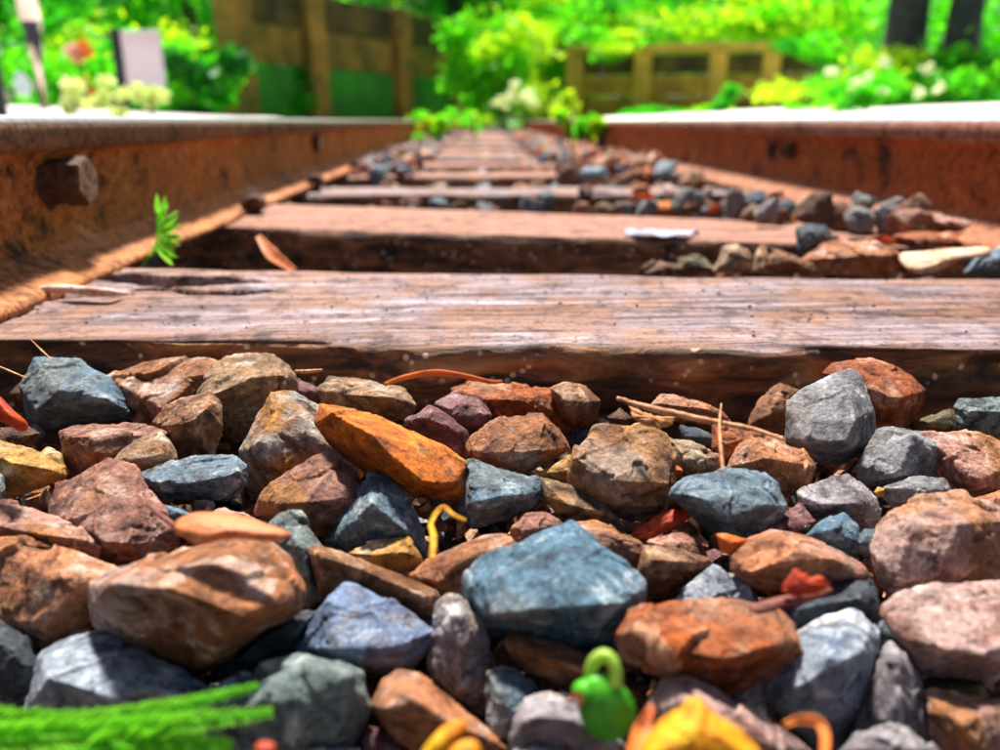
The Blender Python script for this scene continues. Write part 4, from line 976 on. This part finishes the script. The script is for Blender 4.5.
# sprig behind the first sleeper
def sprig(base, stem, leaves, label, mat=None, ls=.012):
    mat = mat or leaf_mat('sprig_green', (.22, .85, .03), (.45, .95, .08), .55)
    root = empty('green_sprig', base, label, 'plant')
    C = bez(stem, 8); V, Fc = tube([c - Vector(base) for c in C], [.0014] * len(C), 6)
    link('stem', from_py('stem', V, Fc, mat), root)
    tip = C[-1]
    for k in range(leaves):
        a_ = -.9 + 2.6 * k / leaves
        st = C[int(len(C) * (.45 + .5 * k / leaves))]
        dr = R * math.cos(a_) + U * math.sin(a_) + F * random.uniform(-.5, .5)
        n = 7
        L = [st + dr * ls * 2.2 * q / 3 for q in range(4)]
        Cc = bez(L, 3); W = [.0004, .0022, .003, .0028, .002, .0004]
        Wi = np.interp(np.linspace(0, 1, len(Cc)), np.linspace(0, 1, 6), W)
        s = dr.cross(F).normalized(); V = []; Fc = []
        for i, p in enumerate(Cc):
            for q in (-1, 0, 1): V.append(p + s * Wi[i] * q - Vector(base) + F * abs(q) * .001)
        for i in range(len(Cc) - 1):
            for q in range(2): Fc.append((i * 3 + q, i * 3 + q + 1, (i + 1) * 3 + q + 1, (i + 1) * 3 + q))
        link('leaf', from_py('leaf', V, Fc, mat), root)
    return root
B = aty(140, 268, .90)
sprig(B, [B, aty(152, 252, .90), aty(158, 235, .90), aty(157, 212, .90)], 16, 'bright green sprig growing by the left rail behind the nearest sleeper')
# green seedling with looped stem
T0 = dep(33, 420, 440, .0, .03)
root = empty('seedling', pt(33, 440, 600, T0 + .01), 'green sprouting seedling with a pale looped stem at the bottom centre', 'seedling')
rp = Vector(root.location)
def ell(name, c, ax, mat, parent, sq=1.):
    bm = bmesh.new(); bmesh.ops.create_icosphere(bm, subdivisions=4, radius=1)
    for v in bm.verts:
        p = v.co.copy(); p.x *= 1 + .16 * p.y          # kidney shape
        v.co = Vector(c) - rp + ax[0] * p.x + ax[1] * p.y + ax[2] * p.z
    me = bpy.data.meshes.new(name); bm.to_mesh(me); bm.free(); me.materials.append(mat)
    for p in me.polygons: p.use_smooth = True
    return link(name, me, parent)
px = T0 / FPX * .25
d1 = (R * .42 - U * .9).normalized(); d2 = d1.cross(F).normalized()
ell('seed_leaf', pt(33, 422, 430, T0), (d2 * 110 * px, d1 * 138 * px, F * 60 * px), L_BEAN, root)
ell('seed_leaf', pt(33, 378, 378, T0 + .001), ((R * .28 + U * .95).normalized() * 66 * px, (R * .95 - U * .28).normalized() * 92 * px, F * 58 * px), L_BEAN, root)
L = [(462, 350), (462, 290), (445, 240), (412, 222), (378, 245), (362, 290), (366, 335)]
C = bez([pt(33, x, y, T0 - .002 + .001 * i) for i, (x, y) in enumerate(L)], 8); V, Fc = tube([c - rp for c in C], [26 * px] * len(C), 14)
link('stem', from_py('stem', V, Fc, L_STEM), root)
V = []; Fc = []
for k in range(26):
    c = pt(33, 262 + random.uniform(0, 62), 378 + random.uniform(-12, 35), T0 - .004 + random.uniform(-.002, .004)) - rp
    s = .0011; n_ = len(V); a1, a2, a3 = (Vector([random.uniform(-1, 1) for _ in range(3)]) * s for _ in range(3))
    V += [c + a1, c + a2, c + a3, c - a1]; Fc += [(n_, n_ + 1, n_ + 2), (n_, n_ + 2, n_ + 3), (n_ + 1, n_ + 2, n_ + 3)]
link('seed_husk', from_py('seed_husk', V, Fc, L_HUSK, False), root)
# fern frond at lower left
def frond(pts, label, nl, l0, l1, w_, parent=None, up=.5):
    C = bez(pts, 12); org = C[0].copy(); n = len(C)
    root = empty('fern_frond', org, label, 'fern')
    V, Fc = tube([c - org for c in C], list(np.linspace(.0011, .0005, n)), 6)
    link('stem', from_py('stem', V, Fc, L_FERN), root)
    shared = None
    for k in range(nl):
        u = (k + .5) / nl; i = min(int(u * (n - 1)), n - 2); p = C[i].lerp(C[i + 1], u * (n - 1) - i)
        d = (C[i + 1] - C[i]).normalized(); vw = (C0 - p).normalized()
        for sgn in (-1, 1):
            s = d.cross(vw).normalized() * sgn
            if shared is None:
                Vv = []; Ff = []
                for q in range(7):
                    x = q / 6; ww = .5 * math.sin(math.pi * min(1, x * .9 + .1)) ** .7
                    Vv += [(x, -ww, .10 * x * x), (x, 0, -.08 + .1 * x * x), (x, ww, .10 * x * x)]
                for q in range(6):
                    for r_ in range(2): a_ = q * 3 + r_; Ff.append((a_, a_ + 1, a_ + 4, a_ + 3))
                shared = from_py('leaflet', Vv, Ff, L_FERN)
            ln_ = (l0 + (l1 - l0) * u) * (1 - .55 * u ** 4) * random.uniform(.9, 1.1)
            ax = (s * .72 + d * .7 + vw * random.uniform(0, .35)).normalized(); az = vw.copy(); ay = az.cross(ax).normalized(); az = ax.cross(ay)
            o = link('leaflet', shared, root)
            M = Matrix(((ax.x * ln_, ay.x * w_, az.x * ln_, 0), (ax.y * ln_, ay.y * w_, az.y * ln_, 0), (ax.z * ln_, ay.z * w_, az.z * ln_, 0), (0, 0, 0, 1)))
            M.translation = p - org; o.matrix_local = M
    return root
tf = dep(31, 400, 500, .0, .03)
def ff(L, dt=0): return [at(x, y, tf + dt) for x, y in L]
frond(ff([(-25, 742), (40, 738), (110, 734), (190, 722), (272, 712)]), 'lower green fern frond across the bottom left corner', 40, .0105, .0050, .0017)
frond(ff([(-25, 722), (40, 726), (110, 720), (180, 706), (258, 686)], .004), 'upper green fern frond rising to a thin tip at the bottom left', 40, .0090, .0038, .0016)
frond(ff([(80, 752), (150, 748), (230, 748)], -.002), 'short green fern frond on the bottom edge', 26, .011, .007, .0018)

# ------------------------------------------------------------------ background
def leafcloud(name, n, cen, rad, size, mats, parent=None, seed=0, shell=.35, flat=1.):
    g = np.random.default_rng(seed)
    # clumps
    nc = max(8, n // 140); cc = g.normal(size=(nc, 3)); cc /= np.linalg.norm(cc, axis=1)[:, None]; cc *= g.uniform(shell, 1, (nc, 1))
    own = g.integers(0, nc, n); P = cc[own] + g.normal(size=(n, 3)) * .13
    P = P * np.array(rad)
    a_ = g.normal(size=(n, 3)); a_ /= np.linalg.norm(a_, axis=1)[:, None]
    b_ = np.cross(a_, g.normal(size=(n, 3))); b_ /= np.linalg.norm(b_, axis=1)[:, None]
    s = (size * g.uniform(.6, 1.3, (n, 1)))
    V = np.stack([P - a_ * s, P + b_ * s * .45, P + a_ * s, P - b_ * s * .45], 1).reshape(-1, 3)
    Fc = np.arange(n * 4).reshape(n, 4)
    mi = g.integers(0, len(mats), nc)[own]
    me = mesh_np(name, V, Fc, mats, False, mi)
    return link(name, me, parent, cen)
def lm(name, c, tr=.5): return leaf_mat(name, tuple(x * .7 for x in c), c, tr, 3.)
G1 = lm('foliage_bright', (.18, .85, .01), .65); G2m = lm('foliage_yellow_green', (.62, .92, .02), .7); G3 = lm('foliage_deep', (.02, .28, .012), .45); G4 = lm('foliage_mid', (.07, .62, .012), .6)
BARK = plain('bark', (.16, .11, .07), .9, (.05, .035, .025), 8., .02)
BARKD = plain('dark_bark', (.035, .04, .035), .9, (.012, .016, .014), 8., .02)
BARKP = plain('pale_bark', (.60, .44, .38), .9, (.38, .26, .2), 6., .02)
def trunk(x, y, h, r, mat, parent, base, lean=0.):
    L = [Vector((0, 0, -.3)), Vector((lean * .3, 0, h * .4)), Vector((lean, 0, h))]
    C = bez(L, 6); V, Fc = tube(C, list(np.linspace(r, r * .55, len(C))), 12)
    link('trunk', from_py('trunk', V, Fc, mat), parent)
    for k in range(4):
        st = C[int(len(C) * (.55 + .1 * k))]; aa = k * 1.9
        br = bez([st, st + Vector((math.cos(aa) * .5, math.sin(aa) * .5, .5)), st + Vector((math.cos(aa) * 1.3, math.sin(aa) * 1.3, 1.1))], 4)
        V, Fc = tube(br, list(np.linspace(r * .4, r * .12, len(br))), 7); link('limb', from_py('limb', V, Fc, mat), parent)
def bgx(px, Y): return Y * ((px - VPX) / FPX) / math.cos(TH) * 1.0
def bp(px, py, Y):
    p = aty(px, py, Y); return p
def tree(px, Y, h, cr, r, mats, mat_b, label, n=5000, size=.13, seed=1, cz=None, lean=0., group=None):
    x = aty(px, 121, Y).x; root = empty('tree', (x, Y, -.2), label, 'tree', group)
    trunk(0, 0, h, r, mat_b, root, None, lean)
    o = leafcloud('crown', n, (0, 0, (cz or h)), (cr, cr * .9, cr * .8), size, mats, root, seed)
    return root
def bush(px, Y, w_, hh, mats, label, n=2500, size=.08, seed=1, zb=0., group=None, name='bush'):
    x = aty(px, 121, Y).x; root = empty(name, (x, Y, zb), label, 'bush', group)
    leafcloud('foliage', n, (0, 0, hh * .5), (w_, w_ * .7, hh * .5), size, mats, root, seed, .1)
    V, Fc = tube([(0, 0, -.3), (0.02, 0, hh * .3), (.05, 0, hh * .7)], [.03, .025, .01], 6)
    link('stem', from_py('stem', V, Fc, BARK), root); return root
# walls -------------------------------------------------
OCH = plain('ochre_mossy_concrete', (.55, .30, .03), .9, (.22, .15, .02), 2.2, .02)
OCHP = plain('ochre_concrete_post', (.62, .38, .05), .9, (.34, .24, .03), 2.5, .02)
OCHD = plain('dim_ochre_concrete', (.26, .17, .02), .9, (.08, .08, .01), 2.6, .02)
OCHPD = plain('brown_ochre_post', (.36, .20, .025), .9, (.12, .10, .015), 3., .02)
MOSS = plain('mossy_panel', (.03, .28, .015), .95, (.02, .14, .01), 2.0, .02)
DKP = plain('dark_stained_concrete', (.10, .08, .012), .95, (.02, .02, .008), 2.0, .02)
def wallrun(A, B_, h, posts, label, panels, pw=.36, cap=True, thick=.14, zb=-.3, pm=None):
    """A,B: plan points; posts: fractions; panels alternate between posts and are built in two courses"""
    A = Vector(A); B_ = Vector(B_); d = (B_ - A); L = d.length; d.normalize(); ang = math.atan2(d.y, d.x)
    root = empty('concrete_wall', (A.x, A.y, zb), label, 'wall'); root.rotation_euler = (0, 0, ang)
    for f in posts: box('post', f * L - pw / 2, f * L + pw / 2, -.2, .12, 0, h - zb + .02, pm or OCHP, root, .02)
    for f0, f1 in zip(posts, posts[1:]):
        x0, x1 = f0 * L + pw / 2 + .003, f1 * L - pw / 2 - .003
        hs = [0, .55, .78, 1.0]; ms = panels
        for (u0, u1, m_) in zip(hs, hs[1:], ms):
            box('panel', x0, x1, -.05, thick - .05, (h - zb) * u0 + .01, (h - zb) * u1 - .01, m_, root, .01)
    if cap: box('coping', -.1, L + .1, -.24, .2, h - zb + .023, h - zb + .16, OCHP, root, .02)
    return root
a0 = aty(225, 121, 10.5); a1 = aty(460, 121, 15.5)
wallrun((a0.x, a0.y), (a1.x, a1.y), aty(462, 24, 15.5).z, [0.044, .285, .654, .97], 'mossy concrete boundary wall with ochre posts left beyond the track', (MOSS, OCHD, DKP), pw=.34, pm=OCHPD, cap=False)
b0 = aty(572, 121, 16.5); b1 = aty(835, 121, 15.0)
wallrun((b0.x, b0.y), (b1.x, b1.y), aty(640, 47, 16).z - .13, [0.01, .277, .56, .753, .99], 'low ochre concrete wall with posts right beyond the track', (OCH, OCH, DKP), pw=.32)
# trees and shrubs
GR = 'trees behind the boundary walls'
tree(60, 22, 6.5, 3.6, .22, [G1, G2m, G4], BARK, 'bright green tree behind the pale post at far left', seed=3, cz=4.6, group=GR)
tree(200, 17, 6, 3.0, .2, [G4, G3, G1], BARK, 'deep green tree left of the mossy wall', seed=4, cz=3.2, group=GR)
tree(330, 24, 8, 4.2, .25, [G1, G4, G3], BARK, 'green tree rising behind the mossy wall', seed=5, cz=5.2, group=GR)
tree(455, 21, 7, 2.6, .25, [G3, G4, G3], BARKD, 'dark green tree at the end of the mossy wall', seed=6, cz=4.2, group=GR)
tree(530, 26, 8, 4.0, .2, [G2m, G1, G2m], BARK, 'yellow-green sunlit tree at the end of the track', seed=7, cz=3.4, n=6000, group=GR)
tree(650, 26, 8, 4.6, .25, [G1, G2m, G4], BARK, 'bright green tree behind the left part of the low ochre wall', seed=8, cz=4.4, n=6000, group=GR)
tree(770, 25, 8, 4.4, .25, [G1, G2m, G1], BARK, 'vivid green tree behind the right part of the low ochre wall', seed=9, cz=4.2, n=6000, group=GR)
tree(893, 13, 5, 2.0, .38, [G4, G3], BARKD, 'dark-trunked tree, left one of the pair at right', seed=10, cz=4.4, n=2500, group=GR)
tree(945, 12.5, 5, 2.0, .30, [G4, G3], BARKD, 'dark-trunked tree, right one of the pair at right', seed=11, cz=4.4, n=2500, lean=.2, group=GR)
tree(960, 24, 8, 4.6, .3, [G1, G4, G1], BARK, 'green tree behind the dark-trunked pair', seed=12, cz=3.8, n=6000, group=GR)
tree(1080, 18, 7, 4.0, .3, [G1, G4], BARK, 'green tree beyond the right border', seed=13, cz=3.4, group=GR)
tree(-60, 16, 7, 3.4, .3, [G4, G3], BARK, 'green tree beyond the left border', seed=14, cz=3.4, group=GR)
BG_ = 'shrubs along the track side'
bush(110, 12, 1.6, 1.7, [G1, G4, G2m], 'bright green shrub behind the pale rocks at far left', 3500, .09, 21, group=BG_)
bush(195, 9.5, .7, 1.0, [G4, G3, G1], 'dark green shrub left of the first wall post', 2200, .08, 22, group=BG_)
bush(258, 11.5, .8, .9, [G3, G4], 'low dark shrub at the foot of the mossy wall', 1800, .08, 23, group=BG_)
bush(500, 14, 1.0, 1.9, [G1, G2m], 'bright green bush left of the track end', 3500, .09, 24, group=BG_)
bush(545, 17, 1.5, 2.4, [G2m, G1], 'yellow-green bush closing the end of the track', 4000, .1, 25, group=BG_)
bush(566, 9.0, .22, .55, [G2m, G1], 'narrow green tuft growing between the rails far down the track', 900, .045, 26, zb=-.1, group=BG_)
bush(405, 5.2, .13, .10, [G1, G2m], 'small green weed beside the left rail between far sleepers', 300, .02, 27, zb=-.02, group=BG_)
bush(655, 5.0, .13, .16, [G2m, L_DRY], 'yellow-green weed against the right rail down the track', 300, .02, 28, zb=-.02, group=BG_)
for (px_, Y_, w_, h_, sd_, nm_) in ((436, 5.6, .16, .20, 41, 'weed growing over the left rail where it fades out, nearest'), (448, 7.2, .22, .26, 42, 'weed over the left rail behind the nearest one'), (472, 9.5, .25, .30, 43, 'weed patch at the far left rail end'),
    (598, 3.8, .05, .17, 44, 'yellow-green weed growing over the right rail where it fades out'), (583, 4.5, .07, .20, 45, 'weed over the right rail behind the yellow-green one'), (566, 5.4, .09, .26, 46, 'tall weed at the far right rail end')):
    bush(px_, Y_, w_, h_, [G1, G2m], nm_, 300, .028, sd_, zb=.02, group='weeds over the far rails', name='weed')
bush(668, 14.2, 1.2, .42, [G4, G2m, G1], 'low weeds along the foot of the low ochre wall', 1500, .07, 55, group=BG_)
bush(600, 15.6, 1.0, .5, [G1, G2m], 'creeper hanging over the left end of the low ochre wall', 1300, .08, 56, zb=1.2, group=BG_)
bush(810, 14.6, .9, .8, [G1, G4], 'creeper swallowing the right end of the low ochre wall', 1600, .08, 57, zb=.9, group=BG_)
bush(722, 13.5, .38, .75, [G1, G4], 'small round shrub before the low ochre wall', 1200, .06, 29, group=BG_)
bush(880, 11.0, 1.5, 1.0, [G1, G2m, G4], 'leafy shrub under the dark-trunked pair', 3500, .07, 30, zb=.1, group=BG_)
bush(985, 10.5, 1.3, 1.1, [G1, G4], 'green shrub at the right border', 3000, .07, 31, zb=.1, group=BG_)
bush(620, 20, 3.0, 1.5, [G1, G2m, G4], 'bright hedge-like shrub above the low ochre wall', 4000, .11, 32, zb=1.5, group=BG_)
bush(760, 19, 3.0, 1.6, [G1, G2m], 'vivid shrub above the right part of the low ochre wall', 4000, .11, 33, zb=1.4, group=BG_)
bush(390, 18.5, 2.6, 1.2, [G1, G4], 'green creeper mass spilling over the mossy wall', 3500, .10, 34, zb=2.5, group=BG_)
# far woodland
ms = []
tag(leafcloud('woodland', 26000, (1, 36, 4.5), (32, 3.5, 7), .32, [G1, G4, G3, G2m], None, 77, .0), 'continuous green woodland closing off the view', 'woodland', kind='stuff')
# shrub with pale tufts: bright blurred highlights put into their colour
HILITE = leaf_mat('pale_highlight', (.85, .95, .50), (.97, 1., .80), .6, 3.)  # near-white colour stands in for highlights on sunlit leaves
rt = empty('highlight_shrub', aty(855, 118, 8.5), 'shrub with pale tufts standing in for bright highlights beyond the right rail', 'bush')
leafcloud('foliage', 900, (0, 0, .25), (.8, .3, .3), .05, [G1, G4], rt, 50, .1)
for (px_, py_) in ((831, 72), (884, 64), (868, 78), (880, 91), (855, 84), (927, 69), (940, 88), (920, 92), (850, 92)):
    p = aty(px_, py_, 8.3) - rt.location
    leafcloud('highlight', 90, p, (.05, .04, .05), .035, [HILITE], rt, int(px_), .1)
# far-left pieces
pp = aty(46, 121, 8.0); ps = empty('pale_post', (pp.x, 8.0, -.2), 'pale pinkish post at far left beyond the rail', 'post')
V, Fc = tube([(0, 0, 0), (.01, 0, 1.2), (-.03, 0, 2.2)], [.09, .085, .08], 10); link('shaft', from_py('shaft', V, Fc, BARKP), ps)
pp = aty(-4, 121, 5.0); ps = empty('dark_post', (pp.x, 5.0, -.2), 'dark post cut off by the left border', 'post')
V, Fc = tube([(0, 0, 0), (.0, 0, 1.0), (0, 0, 2.0)], [.07, .07, .07], 10); link('shaft', from_py('shaft', V, Fc, BARKD), ps)
def rockat(px_, py_, Y, wpx, hpx, mat, label, group=None):
    p = aty(px_, py_, Y); s = Y / FPX
    V, Fc = BASE[random.randrange(12)]
    me = mesh_np('pale_rock', V, Fc, mat); o = link('pale_rock', me, loc=p); o.scale = (wpx * s, wpx * s * .8, hpx * s * 1.3); return tag(o, label, 'rock', group)
def clump(px_, py_, Y, wpx, hpx, mats, label, group=None, n=700, seed=1):
    p = aty(px_, py_, Y); s_ = Y / FPX
    rt_ = empty('leafy_clump', (p.x, p.y, p.z - hpx * s_ * .5), label, 'plant', group)
    leafcloud('foliage', n, (0, 0, hpx * s_ * .5), (wpx * s_ * .5, wpx * s_ * .4, hpx * s_ * .55), .028, mats, rt_, seed, .2)
    V, Fc = tube([(0, 0, -.35), (0, 0, 0), (0, 0, hpx * s_ * .4)], [.012, .01, .006], 6); link('stem', from_py('stem', V, Fc, BARK), rt_)
YG = leaf_mat('pale_yellow_green_leaf', (.80, .92, .30), (.92, .98, .50), .6, 3.)
GP = 'pale leafy clumps beyond the left rail'
clump(74, 96, 6.2, 40, 32, [YG], 'pale yellow-green leafy clump beyond the left rail, leftmost of the three', GP, seed=91)
clump(112, 98, 6.3, 38, 28, [YG], 'pale yellow-green leafy clump beyond the left rail, middle of the three', GP, seed=92)
clump(150, 97, 6.4, 34, 26, [YG], 'pale yellow-green leafy clump beyond the left rail, rightmost of the three', GP, seed=93)
clump(523, 96, 12.5, 36, 24, [HILITE], 'dazzling white blossom clump standing in for bright light at the track end', None, 900, 94)  # made-up white clumps, added for a patch of bright light
clump(503, 104, 12.2, 26, 16, [HILITE], 'smaller white blossom clump standing in for light, left of the dazzling one', None, 500, 95)
WR2 = plain('white_stone', (.95, .95, .85), .6, (.85, .85, .7), 3.)
rockat(22, 84, 6.0, 22, 34, plain('bluish_white', (.72, .86, .82), .5), 'bluish white stone at far left behind the rail', None)
# sign board and flower pot
q = aty(150, 112, 9.0); sg = empty('sign_board', (q.x, 9.0, -.2), 'blank pinkish white board on a dark post at left', 'sign board')
LILAC = plain('faded_white_board', (.78, .66, .70), .6, (.66, .52, .56), 2.)
hz = aty(150, 60, 9.0).z + .2
box('board', -.20, .20, -.02, .02, hz - .26, hz + .28, LILAC, sg, .02)
box('post', -.30, -.21, -.03, .05, 0, hz + .30, BARKD, sg, .01)
q = aty(88, 121, 7.6); hz = aty(90, 55, 7.6).z
fl = empty('orange_flower_plant', (q.x, 7.6, .1), 'plant with orange blooms standing behind the pale yellow rocks', 'flowering plant')
ORM = leaf_mat('orange_bloom', (.80, .16, .01), (.90, .35, .06), .4, 6.); PKM = leaf_mat('pink_bloom', (.9, .5, .35), (.95, .62, .5), .4, 6.)
leafcloud('blooms', 500, (0, 0, hz - .1), (.12, .1, .14), .03, [ORM, ORM, PKM], fl, 61, .1)
leafcloud('leaves', 250, (0, 0, hz - .35), (.12, .1, .16), .04, [G1, ORM], fl, 62, .1)
V, Fc = tube([(0, 0, -.3), (0, 0, .3), (0, 0, hz - .1)], [.015, .012, .008], 6); link('stem', from_py('stem', V, Fc, BARK), fl)
